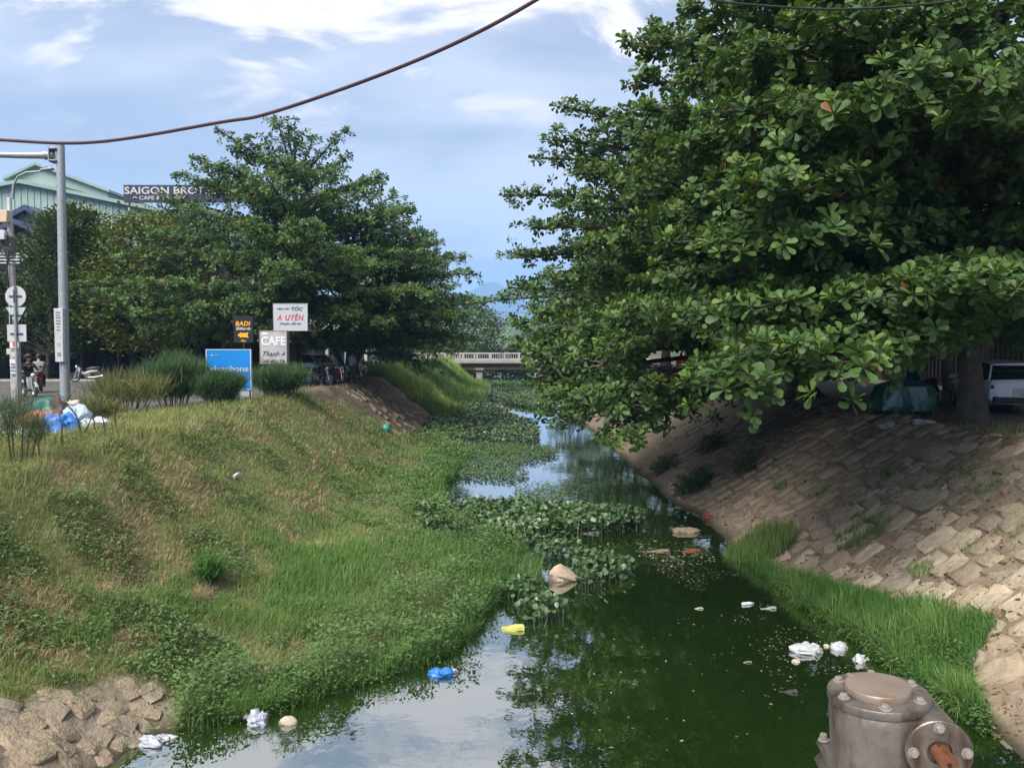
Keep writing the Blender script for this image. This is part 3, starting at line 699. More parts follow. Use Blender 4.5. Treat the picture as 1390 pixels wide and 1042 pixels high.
# ------------------------------------------------------------------ ground cover
def blades(xy, length, width, col, rg, bend=.5, flat=0.0, z=None, down=None, segs=2):
    """grass blades as bent ribbons"""
    n = len(xy); z = H(xy[:, 0], xy[:, 1]) if z is None else z
    base = np.stack([xy[:, 0], xy[:, 1], z - .02], -1)
    an = rg.random(n) * 6.283; d = np.stack([np.cos(an), np.sin(an), np.zeros(n)], -1)
    lean = np.abs(rg.normal(0, bend, n)) + flat
    if down is not None: d = unit(d + down)
    s = np.stack([-d[:, 1], d[:, 0], np.zeros(n)], -1)
    yaw = rg.normal(0, .8, n)[:, None]; s = unit(s * np.cos(yaw) + d * np.sin(yaw))
    V = []
    L = length[:, None]; w = width[:, None]
    a1 = lean * .45; a2 = lean * 1.25
    m = base + L * .5 * (d * np.sin(a1)[:, None] + np.array([0, 0, 1]) * np.cos(a1)[:, None])
    t = m + L * .5 * (d * np.sin(a2)[:, None] + np.array([0, 0, 1]) * np.cos(a2)[:, None])
    V = np.stack([base - s * w, base + s * w, m - s * w * .8, m + s * w * .8, t], 1)
    off = (np.arange(n) * 5)[:, None, None]
    F = [(np.array([[0, 1, 3, 2]])[None] + off).reshape(-1, 4), (np.array([[2, 3, 4]])[None] + off).reshape(-1, 3)]
    return V.reshape(-1, 3), F, np.repeat(np.clip(col, .003, .8), 5, 0)
def merge(parts):
    Vs = []; Fs = {}; Cs = []; o = 0
    for V, F, c in parts:
        Vs.append(V); Cs.append(c)
        for f in F: Fs.setdefault(f.shape[1], []).append(f + o)
        o += len(V)
    return np.concatenate(Vs), [np.concatenate(v) for v in Fs.values()], np.concatenate(Cs)
def small_leaves(xy, L, col, rg, zoff, T=T_LOW, z=None):
    n = len(xy); z = H(xy[:, 0], xy[:, 1]) if z is None else z
    an = rg.random(n) * 6.283
    D = unit(np.stack([np.cos(an), np.sin(an), rg.normal(.15, .35, n)], -1)); N_ = unit(np.array([[0, 0, 1.]]) + rg.normal(0, .35, (n, 3)))
    S = unit(np.cross(D, N_)); N_ = np.cross(S, D)
    return leaves_mesh(np.stack([xy[:, 0], xy[:, 1], z + zoff], -1), D, S, N_, L, np.clip(col, .003, .8), T)
def cand(n, x0, x1, y0, y1, rg, p=2.0):
    """random points, denser towards the camera"""
    u = rg.random(n); y = 1 / (1 / y0 ** (p - 1) - u * (1 / y0 ** (p - 1) - 1 / y1 ** (p - 1))) ** (1 / (p - 1))
    return np.stack([rg.uniform(x0, x1, n), y], -1)
def vis(xy, m=40):
    V = np.stack([xy[:, 0], xy[:, 1], H(xy[:, 0], xy[:, 1])], -1); px, py, f = proj(V)
    return (px > -m) & (px < W0 + m) & (py < H0 + m * 2)
def stuff(name, parts, m, label=None):
    V, F, c = merge(parts); o = mobj(name, np_mesh(name, V, F, c), m); return tag(o, label, kind='stuff')
GRN = np.array([.16, .245, .068]); LUSH = np.array([.10, .22, .05]); YEL = np.array([.34, .35, .14]); STRAW = np.array([.46, .36, .21]); DK = np.array([.065, .130, .036]); BLU = np.array([.04, .085, .03])
def blob(x, y, cx, cy, rx, ry, a=0.0, soft=.5):
    c, s = math.cos(a), math.sin(a); u = ((x - cx) * c + (y - cy) * s) / rx; v = (-(x - cx) * s + (y - cy) * c) / ry
    return 1 - sstep(np.sqrt(u * u + v * v) + (fbm(x * 1.6, y * 1.6, 8) - .5) * .9, 1 - soft, 1)
rg = np.random.default_rng(99)
def left_zones(x, y, z):
    n1 = fbm(x * .6, y * .4, 201); n2 = fbm(x * 1.5, y * 1.1, 221); n3 = fbm(x * .8, y * .8, 241)
    bare = sstep(n2 + .25 * (n1 - .5), .59, .67) * sstep(z, -2.45, -2.2) * (1 - sstep(z, -.25, 0))
    bare = np.maximum(bare, .9 * blob(x, y, -6.6, 13.2, .55, 1.6, .3)); bare = np.maximum(bare, .9 * blob(x, y, -7.1, 16, .5, 1.8, .2)); bare = np.maximum(bare, .8 * blob(x, y, -6.9, 10.6, .7, .6))
    bare = np.maximum(bare, .7 * blob(x, y, -4.6, 17.2, 1.1, .6))
    lush = np.maximum.reduce([blob(x, y, -3.6, 15.2, 1.5, 3.0, .1), blob(x, y, -1.2, 17.5, 1.6, 2.6), .8 * sstep(n3, .52, .62) * (1 - sstep(z, -2.2, -1.6))])
    dirtbank = sstep(y - (x + 8.4) * 2.6, 30.5, 32.5) * (1 - sstep(y, 50, 55)) * sstep(-x, 4.9, 5.4) * sstep(z, -2.6, -2.3)
    return bare, lush, dirtbank, n1, n2, n3
parts = []
# grass on the left slope and crest
xy = cand(420000, -11.5, 2.2, 9.0, 60, rg, 2.0); x, y = xy.T
ok = vis(xy) & (x < eL(y) + .05); xy = xy[ok]; x, y = xy.T; z = H(x, y)
bare, lush, dirtb, n1, n2, n3 = left_zones(x, y, z); clay = clay_mask(x, y)
crest = sstep(z, -.6, -.1)
pk = np.clip(1 - .78 * bare - .97 * dirtb - clay * .98, 0, 1) * (1 - .75 * sstep(-x, 10.2, 11.2)) * (1 - .9 * blob(x, y, -10.7, 18.0, 1.5, 1.6))
ok = rg.random(len(x)) < pk * .62; xy = xy[ok]; x, y, z, bare, lush, crest, n1, n2, n3 = [a[ok] for a in (x, y, z, bare, lush, crest, n1, n2, n3)]
n = len(x); r = rg.random((n, 1))
straw_p = np.clip(.05 + .4 * bare + .06 * sstep(n1, .5, .7) * (1 - lush) - .1 * lush, 0, 1)
isS = (rg.random(n) < straw_p)
c = GRN * (1 - .3 * r) + YEL * .3 * r
ly = (np.clip(lush, 0, 1) * .8)[:, None]; c = c * (1 - ly) + LUSH * (.75 + .5 * r) * ly
yy = (np.clip(crest * .85 + .35 * sstep(n3, .45, .65) * (1 - lush), 0, 1) * .8)[:, None]; c = c * (1 - yy) + (YEL * (.5 + .6 * r)) * yy
c = np.where(isS[:, None], STRAW * (.55 + .6 * r), c)
Lb = (.075 + .10 * rg.random(n)) * (1 + 1.4 * lush + .9 * crest); Lb = np.where(isS, Lb * 1.0, Lb)
wd_ = .0045 * np.maximum(1, y / 13) * rg.uniform(.7, 1.3, n)
parts.append(blades(xy, Lb, wd_, c, rg, bend=.95, down=np.array([.7, -.1, 0])))
# fringe of long grass along the waterline
m = 16000; yv = rg.uniform(9.9, 34, m); xv = eL(yv) - np.abs(rg.normal(0, .35, m)) + .1; xy2 = np.stack([xv, yv], -1); keep = clay_mask(xv, yv) < .3
xy2 = xy2[keep]; yv = yv[keep]; n = len(yv); r = rg.random((n, 1)); pat = sstep(fbm(xy2[:, 0] * .8, yv * .8, 301), .42, .55)
k2 = rg.random(n) < .25 + .75 * pat; xy2 = xy2[k2]; yv = yv[k2]; r = r[k2]; n = len(yv)
parts.append(blades(xy2, .22 + .35 * rg.random(n), .006 * np.maximum(1, yv / 13), LUSH * (.6 + .6 * r), rg, bend=.8, down=np.array([.5, -.3, 0])))
stuff('grass', parts, M_GRASS, 'green and straw coloured grass over the left bank')
# broadleaf weeds on the left bank: dense dark belt above the water, patches higher up
parts = []
xy = cand(330000, -9.5, 1.5, 9.4, 48, rg, 2.0); x, y = xy.T; ok = vis(xy) & (x < eL(y) + .15); xy = xy[ok]; x, y = xy.T; z = H(x, y)
bare, lush, dirtb, n1, n2, n3 = left_zones(x, y, z); clay = clay_mask(x, y)
de = eL(y) - x
belt = (1 - sstep(de + (fbm(x * .9, y * .9, 401) - .5) * 1.6, .9, 1.7))
patch = sstep(fbm(x * .9, y * .75, 421), .54, .60) * (1 - bare)
named = np.maximum.reduce([blob(x, y, -7.0, 13.0, 1.0, .9), blob(x, y, -7.2, 15.0, .8, .8), blob(x, y, -7.9, 11.2, .9, .8), blob(x, y, -6.7, 10.3, 1.3, .5), blob(x, y, -5.0, 11.4, 1.2, .7), blob(x, y, -5.6, 14.5, .8, .7)])
pk = np.clip(np.maximum.reduce([belt, .6 * patch, .8 * named]) - .9 * dirtb - clay, 0, 1) + .03
ok = rg.random(len(x)) < pk * .55; xy = xy[ok]; x, y, z = x[ok], y[ok], z[ok]; belt = belt[ok]; n = len(x)
t = np.clip(rg.normal(.4, .3, (n, 1)), 0, 1); nn = fbm(x * .7, y * .7, 441)[:, None]
c = (DK * (1 - t) + np.array([.12, .195, .062]) * t) * (.7 + .6 * nn)
hgt = rg.random(n) ** .7 * (.07 + .75 * belt * sstep(fbm(x * 1.5, y * 1.5, 461), .25, .75) + .14 * fbm(x * 2, y * 2, 471))
parts.append(small_leaves(xy, (.045 + .035 * rg.random(n)) * np.maximum(1, y / 17), c, rg, hgt))
stuff('weeds', parts, M_WEED, 'low dark broadleaf weeds along the left waterline')
# fallen straw, dry stems on the bare patches
xy = cand(60000, -9, -1, 9.4, 34, rg, 2.0); x, y = xy.T; ok = vis(xy) & (x < eL(y)); xy = xy[ok]; x, y = xy.T; z = H(x, y)
bare, lush, dirtb, *_ = left_zones(x, y, z); ok = (rg.random(len(x)) < .9 * bare + .04) & (clay_mask(x, y) < .4) & (dirtb < .5); xy = xy[ok]; y = xy[:, 1]; n = len(y); r = rg.random((n, 1))
stuff('dry_straw', [blades(xy, .12 + .2 * rg.random(n), .0035 * np.maximum(1, y / 12), np.array([.46, .36, .21]) * (.5 + .7 * r), rg, bend=.3, flat=1.15, down=np.array([.9, -.2, 0]))], M_GRASS, 'dry straw lying on bare patches of the left slope')
# right toe: lush grass strip, weeds at its foot, tufts among the stones
parts = []
m = 60000; yv = 9.9 + 7.6 * rg.random(m) ** 1.1; top = np.interp(yv, [9.8, 10.5, 10.9, 11.6, 13.4, 15.8, 17.4], [.1, .3, .6, 1.45, .95, .45, .12])
u = rg.random(m); xv = eR(yv) - .15 + top * u; pat = np.interp(yv, [9.9, 10.3, 11], [.1, .55, 1]); k = (rg.random(m) < pat * (1 - .6 * sstep(u, .7, 1))); k &= (rg.random(m) < .6) & ((yv < 15.9) | (rg.random(m) < .15))
xy = np.stack([xv, yv], -1)[k]; n = len(xy); r = rg.random((n, 1)); z = H(xy[:, 0], xy[:, 1])
cl = fbm(xy[:, 0] * 1.8, xy[:, 1] * 1.8, 601)
parts.append(blades(xy, (.22 + .34 * rg.random(n)) * (.45 + 1.1 * cl), .006 * rg.uniform(.7, 1.5, n), LUSH * (.6 + .7 * r) + (YEL * .45) * sstep(cl, .4, .7)[:, None] * r, rg, bend=.95, down=np.array([-.5, -.4, 0])))
def tuft(cx, cy, rr, nb, L, col, bend=.6):
    a = rg.random(nb) * 6.283; q = np.sqrt(rg.random(nb)) * rr; xy = np.stack([cx + np.cos(a) * q, cy + np.sin(a) * q], -1); r = rg.random((nb, 1))
    return blades(xy, L * rg.uniform(.6, 1.2, nb), np.full(nb, .005 * max(1, cy / 13)), np.array(col) * (.6 + .8 * r), rg, bend=bend)
for (px, py, z_, rr, nb, L) in [(1170, 725, -1.4, .55, 900, .22), (1032, 750, -2.8, .8, 2600, .45), (1150, 700, -1.3, .3, 250, .15), (1060, 660, -1.2, .25, 200, .18), (1250, 775, -2.0, .2, 200, .2), (1310, 740, -1.5, .2, 150, .16), (1210, 640, -.6, .3, 300, .2), (1300, 640, -.7, .5, 350, .14), (1345, 660, -.8, .3, 200, .14), (1260, 690, -1.2, .3, 150, .14), (1370, 720, -1.3, .3, 150, .14), (1110, 670, -1.2, .3, 200, .15)]:
    g = hit(px, py); parts.append(tuft(g.x, g.y, rr, nb, L, GRN * .8 + BLU * .3))
m = 7000; yv = 9.5 + 25 * rg.random(m) ** 1.5; xv = 10.9 + 1.4 * rg.random(m); k = rg.random(m) < sstep(fbm(xv * 1.2, yv * .7, 501), .42, .55) * (1 - .8 * sstep(yv, 19, 24)); xy = np.stack([xv, yv], -1)[k]; n = len(xy); r = rg.random((n, 1))
parts.append(blades(xy, .10 + .2 * rg.random(n), .005 * np.maximum(1, xy[:, 1] / 13), (GRN * .6 + STRAW * .5 * r), rg, bend=.6))
# far banks, both sides
xy = np.concatenate([cand(50000, -9.5, -1.5, 50, 112, rg, 2), cand(40000, 2.5, 10.5, 55, 112, rg, 2)]); x, y = xy.T; z = H(x, y)
ok = (z > WZ - .02) & ((x < eL(y)) | (x > eR(y))); xy = xy[ok]; x, y = xy.T; n = len(x); r = rg.random((n, 1)); nn = fbm(x * .5, y * .3, 511)[:, None]
parts.append(blades(xy, (.25 + .6 * rg.random(n)) * (.35 + 1.3 * fbm(x * .7, y * .7, 521)), .03 * rg.uniform(.7, 1.3, n), (GRN * (1 - nn * .6) + LUSH * .5 * nn + YEL * .5 * sstep(fbm(x * .4, y * .4, 531), .5, .65)[:, None]) * (.5 + .7 * r), rg, bend=.7))
stuff('grass', parts, M_GRASS, 'bright green grass at the foot of the right stone slope')
parts = []
m = 8000; yv = 9.7 + 3.6 * rg.random(m); xv = eR(yv) - .25 + .7 * rg.random(m) * np.interp(yv, [9.7, 10.4, 11.2, 13.3], [.2, .5, 1.2, .5]); xy = np.stack([xv, yv], -1); k = vis(xy); xy = xy[k]; n = len(xy); t = rg.random((n, 1))
parts.append(small_leaves(xy, .04 + .03 * rg.random(n), DK * (.8 - .2 * t) + np.array([.06, .10, .03]) * t, rg, .02 + .28 * rg.random(n)))
for (px, py, z_, rr, nb) in [(965, 610, -1.4, .5, 700), (940, 665, -2.7, .6, 900), (1010, 640, -1.6, .4, 300), (900, 640, -2.7, .5, 500)]:
    g = hit(px, py); a = rg.random(nb) * 6.283; q = np.sqrt(rg.random(nb)) * rr; xy = np.stack([g.x + np.cos(a) * q, g.y + np.sin(a) * q], -1); t = rg.random((nb, 1))
    parts.append(small_leaves(xy, .1 + .06 * rg.random(nb), DK * (1 - t) + np.array([.06, .12, .03]) * t, rg, .05 + .45 * rg.random(nb)))
stuff('weeds', parts, M_WEED, 'dark weeds at the foot of the right slope')
# litter of dead leaves and twigs on the right slope
xy = cand(4600, 5.5, 11.5, 9.6, 45, rg, 1.7); x, y = xy.T; z = H(x, y); n = len(x); r = rg.random((n, 1))
stuff('leaf_litter', [small_leaves(xy, .05 + .06 * rg.random(n), np.array([.16, .10, .055]) * (.35 + 1.1 * r), rg, .015 + .02 * rg.random(n))], M_GRASS, 'dead brown leaves scattered over the right slope')

# ------------------------------------------------------------------ floating plants
T_PAD = (np.array([[0, 0, 0], [.35, -.36, .04], [.8, -.40, .07], [1, 0, .0], [.8, .40, .07], [.35, .36, .04], [.55, 0, -.05]], float), [np.array([[6, 0, 1], [6, 1, 2], [6, 2, 3], [6, 3, 4], [6, 4, 5], [6, 5, 0]])])
def hyacinth(xy, L, hgt, rg, c1, c2, stem=True):
    """round glossy leaves held up on stalks above the water"""
    n = len(xy); top = np.stack([xy[:, 0], xy[:, 1], WZ + hgt], -1)
    an = rg.random(n) * 6.283; D = unit(np.stack([np.cos(an), np.sin(an), rg.normal(.35, .4, n)], -1)); N_ = unit(np.array([[0, 0, 1.]]) + rg.normal(0, .45, (n, 3)))
    S = unit(np.cross(D, N_)); N_ = np.cross(S, D); t = np.clip(rg.normal(.4, .3, (n, 1)), 0, 1)
    col = np.array(c1) * (1 - t) + np.array(c2) * t
    out = [leaves_mesh(top, D, S, N_, L, np.clip(col, .004, .6), T_PAD)]
    if stem:
        b = np.stack([xy[:, 0] - np.cos(an) * hgt * .5, xy[:, 1] - np.sin(an) * hgt * .5, np.full(n, WZ - .02)], -1); s = np.stack([-np.sin(an), np.cos(an), an * 0], -1) * .006
        V = np.stack([b - s, b + s, top + s, top - s], 1).reshape(-1, 3)
        out.append((V, [(np.arange(4)[None] + 4 * np.arange(n)[:, None])], np.repeat(np.clip(col * .45, .004, 1), 4, 0)))
    return out
C1, C2 = (.042, .092, .03), (.12, .185, .08)
def mat_pts(n, poly, seed, thr=.0, z=WZ + .1):
    """random points inside a polygon lying on the water"""
    w = np.array([tuple(G(px, py, z))[:2] for (px, py) in poly]); rgx = np.random.default_rng(seed)
    out = np.zeros((0, 2))
    while len(out) < n:
        q = rgx.uniform(w.min(0), w.max(0), (n * 2, 2)); ins = np.zeros(len(q), bool)
        for i in range(len(w)):
            a, b = w[i], w[(i + 1) % len(w)]; c_ = (a[1] > q[:, 1]) != (b[1] > q[:, 1])
            with np.errstate(divide='ignore', invalid='ignore'):
                ins ^= c_ & (q[:, 0] < (b[0] - a[0]) * (q[:, 1] - a[1]) / (b[1] - a[1]) + a[0])
        if thr: ins &= fbm(q[:, 0] * .9, q[:, 1] * .6, seed) > thr
        out = np.concatenate([out, q[ins]])
    return out[:n]
def mat_stuff(name, label, specs):
    parts = []
    for si, (poly, n, L, hh, thr, kind) in enumerate(specs):
        xy = mat_pts(n, poly, 40 + si, thr); k = len(xy)
        if kind == 'h': parts += hyacinth(xy, L * rg.uniform(.7, 1.2, k), hh * rg.uniform(.35, 1.1, k), rg, C1, C2)
        elif kind == 'g':
            r = rg.random((k, 1)); parts.append(blades(xy, hh * rg.uniform(.6, 1.4, k), np.full(k, L), LUSH * .8 * (.6 + .7 * r), rg, bend=.7, z=np.full(k, WZ)))
        else:
            r = rg.random((k, 1)); parts.append(small_leaves(xy, L * rg.uniform(.7, 1.3, k), (DK * (1 - r) + np.array([.07, .115, .04]) * r), rg, hh * rg.random(k), z=np.full(k, WZ + .02)))
    return stuff(name, parts, M_HYA, label)
mat_stuff('hyacinth_bed', 'bed of water hyacinth filling the canal before the far bends', [([(572, 596), (580, 560), (620, 548), (665, 550), (700, 570), (722, 576), (735, 592), (720, 604), (650, 600)], 9000, .17, .45, 0, 'h')])
mat_stuff('floating_plants', 'mat of floating weeds and hyacinth across the canal', [
    ([(560, 696), (600, 688), (700, 686), (760, 692), (800, 694), (862, 700), (868, 715), (800, 722), (720, 728), (640, 732), (570, 722)], 4200, .15, .36, .30, 'h'),
    ([(560, 696), (640, 690), (760, 694), (860, 706), (860, 716), (740, 728), (600, 730)], 6500, .07, .16, .28, 's'),
    ([(620, 706), (760, 700), (800, 712), (700, 726)], 1500, .008, .35, .45, 'g'),
    ([(590, 600), (740, 604), (760, 615), (735, 622), (690, 632), (720, 642), (700, 650), (600, 646), (585, 625)], 12000, .10, .22, .30, 's'),
    ([(600, 606), (740, 606), (750, 614), (640, 616)], 1500, .012, .3, 0, 'g'),
    ([(700, 655), (780, 650), (800, 640), (830, 648), (790, 668), (720, 690), (695, 690)], 2500, .08, .16, .45, 's'),
    ([(680, 545), (735, 540), (760, 552), (740, 556), (700, 549)], 3500, .25, .4, 0, 's'), ([(670, 535), (720, 533), (760, 540), (690, 545)], 3000, .25, .4, 0, 's'), ([(640, 516), (720, 516), (730, 523), (650, 522)], 2500, .3, .5, 0, 's'),
    ([(560, 736), (650, 730), (735, 770), (730, 800), (690, 810), (650, 770)], 5000, .007, .42, .4, 'g'),
    ([(560, 730), (650, 730), (735, 775), (720, 812), (690, 815), (640, 775)], 5200, .06, .25, .36, 's')])
clumps = [(716, 750, .85, 210, .13, 'hyacinth clump at the tip of the grass bank above the boulder'), (762, 752, .62, 120, .13, 'small hyacinth clump right behind the pale boulder'), (818, 775, .72, 230, .14, 'large leafy hyacinth clump right of the pale boulder'), (709, 808, .5, 140, .12, 'hyacinth clump touching the grass bank above the yellow board'), (737, 836, .45, 150, .12, 'nearest hyacinth clump, floating right of the yellow board'), (850, 705, .6, 120, .13, 'hyacinth clump at the right end of the floating mat'), (800, 795, .3, 50, .13, 'low hyacinth sprig below the large leafy clump')]
for i, (px, py, rr, nb, L, lab) in enumerate(clumps):
    g = G(px, py, WZ); rgx = np.random.default_rng(500 + i); a = rgx.random(nb) * 6.283; q = np.sqrt(rgx.random(nb)) * rr
    xy = np.stack([np.cos(a) * q, np.sin(a) * q * 1.1], -1)
    root = empty('hyacinth_clump', (g.x, g.y, WZ), 0, lab, 'water plant', 'clumps of water hyacinth')
    pr = hyacinth(xy, L * rgx.uniform(.7, 1.2, nb), .32 * rgx.uniform(.3, 1.1, nb) * (1.25 - .5 * q / rr), rgx, C1, C2)
    for nm, prt in (('leaves', pr[0]), ('stalks', pr[1])):
        V, F, c = prt; V = V - np.array([0, 0, WZ]); o = mobj({'leaves': 'foliage', 'stalks': 'stem'}[nm], np_mesh(nm, V, F, c), M_HYA, root); o['kind'] = 'stuff'
# scum: small leaf flecks and foam floating on the open water
xy = np.concatenate([mat_pts(500, [(850, 735), (960, 735), (1020, 790), (1000, 830), (900, 780)], 3, .5, WZ), mat_pts(160, [(700, 860), (1000, 830), (1120, 960), (900, 1040), (740, 1040)], 4, .0, WZ), mat_pts(300, [(980, 830), (1060, 800), (1180, 900), (1100, 960)], 5, .45, WZ)])
big = mat_pts(170, [(862, 738), (905, 728), (965, 738), (975, 762), (915, 772), (870, 758)], 6, .42, WZ); nb_ = len(big); xy = np.concatenate([xy, big])
n = len(xy); r = rg.random((n, 1)); c = np.where(rg.random((n, 1)) < .3, np.array([.35, .33, .28]), np.array([.12, .13, .05])) * (.5 + .8 * r)
V, F, cc = leaves_mesh(np.stack([xy[:, 0], xy[:, 1], np.full(n, WZ + .006)], -1), *[np.array(a) for a in (lambda an: (np.stack([np.cos(an), np.sin(an), an * 0], -1), np.stack([-np.sin(an), np.cos(an), an * 0], -1), np.tile([0, 0, .1], (n, 1))))(rg.random(n) * 6.283)], .02 + .035 * rg.random(n) + np.where(np.arange(n) >= n - nb_, .09 * rg.random(n), 0), c, T_LOW)
tag(mobj('floating_scum', np_mesh('floating_scum', V, F, cc), M_WEED), 'small flecks of leaf and foam floating on dark water', kind='stuff')
# feathery bushes, reeds, saplings
def feathery(label, loc, rx, ry, h, n, seed, c1=(.036, .088, .036), c2=(.11, .185, .07), name='feathery_bush', cat='bush', wid=.006, up=.9, L=.5, group=None, ns=16, t0=.12):
    rgx = np.random.default_rng(seed); root = empty(name, loc, 0, label, cat, group)
    stems = MB(); tips_ = []
    for i in range(ns):
        a = i * 2.4; rr = math.sqrt((i + .5) / ns); b0 = Vector((math.cos(a) * rr * rx * .35, math.sin(a) * rr * ry * .35, -.05)); e = Vector((math.cos(a) * rr * rx * .85, math.sin(a) * rr * ry * .85, h * rgx.uniform(.7, 1.02) * (1 - .25 * rr)))
        stems.tube([b0, (b0 + e) / 2 + Vector((0, 0, .1 * h)), e], [.02, .014, .004], 4, cap=False); tips_.append((b0, e))
    stems.build('stem', mat('green_stem', (.07, .075, .04), .9, .3, 8), root)
    k = rgx.integers(0, ns, n); t = rgx.uniform(t0, 1.0, n) ** .7
    b = np.array([tuple(q[0]) for q in tips_])[k]; e = np.array([tuple(q[1]) for q in tips_])[k]
    p = b + (e - b) * t[:, None] + rgx.normal(0, 1, (n, 3)) * np.array([rx * .13, ry * .13, h * .06]) + np.array([0, 0, .1 * h]) * (4 * t * (1 - t))[:, None]
    p[:, 2] = np.maximum(p[:, 2], .03)
    d = unit((e - b) * .5 + rgx.normal(0, .55, (n, 3)) + np.array([0, 0, up])); s = unit(np.cross(d, rgx.normal(0, 1, (n, 3)))) * wid
    Ls = L * rgx.uniform(.4, 1.1, n)[:, None]; mid = p + d * Ls * .55; tp = mid + unit(d + np.array([0, 0, -.5]) + rgx.normal(0, .25, (n, 3))) * Ls * .45
    V = np.stack([p - s, p + s, mid + s * .8, mid - s * .8, tp], 1).reshape(-1, 3); off = 5 * np.arange(n)[:, None]
    tt = np.clip(rgx.normal(.4, .3, (n, 1)) * (.5 + .7 * t[:, None]), 0, 1); c = np.array(c1) * (1 - tt) + np.array(c2) * tt
    o = mobj('foliage', np_mesh('foliage', V, [np.array([[0, 1, 2, 3]]) + off, np.array([[3, 2, 4]]) + off], np.repeat(c, 5, 0)), M_GRASS, root); o['kind'] = 'stuff'
    return root
def gz(x, y): return float(H(np.array([x]), np.array([y]))[0])
def onground(px, d): x = P(px, 470, d).x; return (x, d, gz(x, d))
GB = 'feathery green bushes along the left crest'
feathery('large feathery bush left of the blue sign, under the dark trees', onground(235, 25.6), 1.25, 1.1, 1.7, 15000, 1, group=GB)
feathery('feathery bush growing up in front of the blue sign', onground(296, 25.6), 1.0, .9, 1.12, 10000, 2, group=GB)
feathery('lower feathery bush right of the blue sign under the cafe board', onground(378, 29.2), 1.25, 1.0, 1.25, 12000, 3, group=GB)
feathery('sparse feathery sapling at the left edge beside the rubbish heap', onground(18, 14.2), .75, .7, 1.4, 3000, 4, (.05, .09, .045), (.11, .165, .08), group=GB, wid=.0028, L=.36, up=.35, ns=6, t0=.3)
feathery('small feathery shrub on the far left bank before the bridge', onground(535, 62), 1.8, 1.6, 1.8, 4000, 5, (.04, .08, .03), (.08, .13, .06), wid=.015, group=GB)
feathery('feathery green shrub at the right edge beside the white car', (11.9, 17.3, 0), .35, .35, .8, 2200, 6, (.025, .07, .028), (.05, .115, .045), wid=.005)
feathery('tall yellowing grass clump behind the bare saplings', onground(172, 23.5), 1.5, .8, 1.15, 2600, 7, (.10, .12, .04), (.24, .24, .09), 'grass_clump', 'grass clump', wid=.006, L=.6)
feathery('yellow green weed clump at the foot of the grey mast', onground(125, 20.5), .9, .5, .6, 1800, 8, (.10, .12, .035), (.22, .22, .07), 'grass_clump', 'grass clump', L=.4)
feathery('bright green reed tuft standing on the left slope with dry stalks', tuple(hit(285, 796)), .28, .25, .42, 420, 9, (.04, .11, .02), (.09, .19, .04), 'reed_tuft', 'grass clump', wid=.009, L=.4, up=1.2)
feathery('pale dry stalk tuft below the green reed tuft', tuple(hit(274, 818)), .22, .2, .2, 520, 10, (.30, .24, .14), (.42, .35, .22), 'reed_tuft', 'grass clump', wid=.0025, L=.32, up=.4)
def sapling(label, px, d, h, lean, seed):
    rgx = np.random.default_rng(seed); x, y, z = onground(px, d); root = empty('bare_sapling', (x, y, z), 0, label, 'sapling', 'bare saplings on the left crest'); b = MB()
    pts = [Vector((lean * s * s + .03 * math.sin(6 * s + seed), .02 * math.cos(5 * s), h * s - .05)) for s in np.linspace(0, 1, 7)]; b.tube(pts, [.016 - .0018 * i for i in range(7)], 5)
    b.build('stem', mat('dark_twig', (.04, .033, .028), .95, .3, 9), root); t = MB()
    for i in range(7):
        s = rgx.uniform(.35, .95); p = pts[0].lerp(pts[-1], s); p = Vector((lean * s * s, 0, h * s)); a = rgx.random() * 6.28; e = p + Vector((math.cos(a) * .22, math.sin(a) * .2, .12 + .2 * rgx.random())) * h * .9
        t.tube([p, (p + e) / 2 + Vector((0, 0, -.02)), e], [.007, .005, .003], 4)
    t.build('twig', mat('dark_twig'), root)
for i, (px, d, h, ln, lab) in enumerate([(50, 14.8, .8, .05, 'bare sapling nearest the left edge beside the feathery sapling'), (82, 15.6, .75, -.08, 'bare sapling in front of the blue bag'), (108, 16.2, 1.05, -.45, 'leaning bare sapling crossing the grey mast foot'), (109, 16.4, .7, .5, 'bare stem arching right over the white plastic'), (137, 16.8, .95, .0, 'straight bare sapling before the pale plastic sheet'), (152, 17.2, .9, .3, 'rightmost twiggy sapling before the yellow grass'), (128, 16.5, .9, -.1, 'thin bare sapling between the two tall ones')]):
    sapling(lab, px, d, h, ln, 700 + i)

# ------------------------------------------------------------------ pitched stones of the right bank
def stone_meshes(seed, n, flat=.5):
    out = []; r_ = random.Random(seed)
    for q in range(n):
        k = 9; ang = [2 * math.pi * (i + r_.uniform(-.25, .25)) / k for i in range(k)]
        def sq(a, e=.42):
            c, s = math.cos(a), math.sin(a); return (math.copysign(abs(c) ** e, c), math.copysign(abs(s) ** e, s))
        rad = [r_.uniform(.86, 1.05) for _ in range(k)]
        ring = [Vector((sq(a)[0] * rr * .5, sq(a)[1] * rr * .5, 0)) for a, rr in zip(ang, rad)]
        vs = [v + Vector((0, 0, -.5)) for v in ring] + [v + Vector((0, 0, .05 + r_.uniform(-.1, .12))) for v in ring] + [v * .93 + Vector((0, 0, .30 + r_.uniform(-.2, .18))) for v in ring] + [v * .45 + Vector((0, 0, .38 + r_.uniform(-.16, .14))) for v in ring] + [Vector((0, 0, .42))]
        fs = []
        for l in range(3):
            for i in range(k): fs.append((l * k + i, l * k + (i + 1) % k, l * k + k + (i + 1) % k, l * k + k + i))
        for i in range(k): fs.append((3 * k + i, 3 * k + (i + 1) % k, 4 * k))
        me = bpy.data.meshes.new('stone'); me.from_pydata([tuple(v) for v in vs], [], fs); me.update()
        me.polygons.foreach_set('use_smooth', [True] * len(me.polygons))
        try: me.set_sharp_from_angle(angle=R(55))
        except Exception: pass
        out.append(me)
    return out
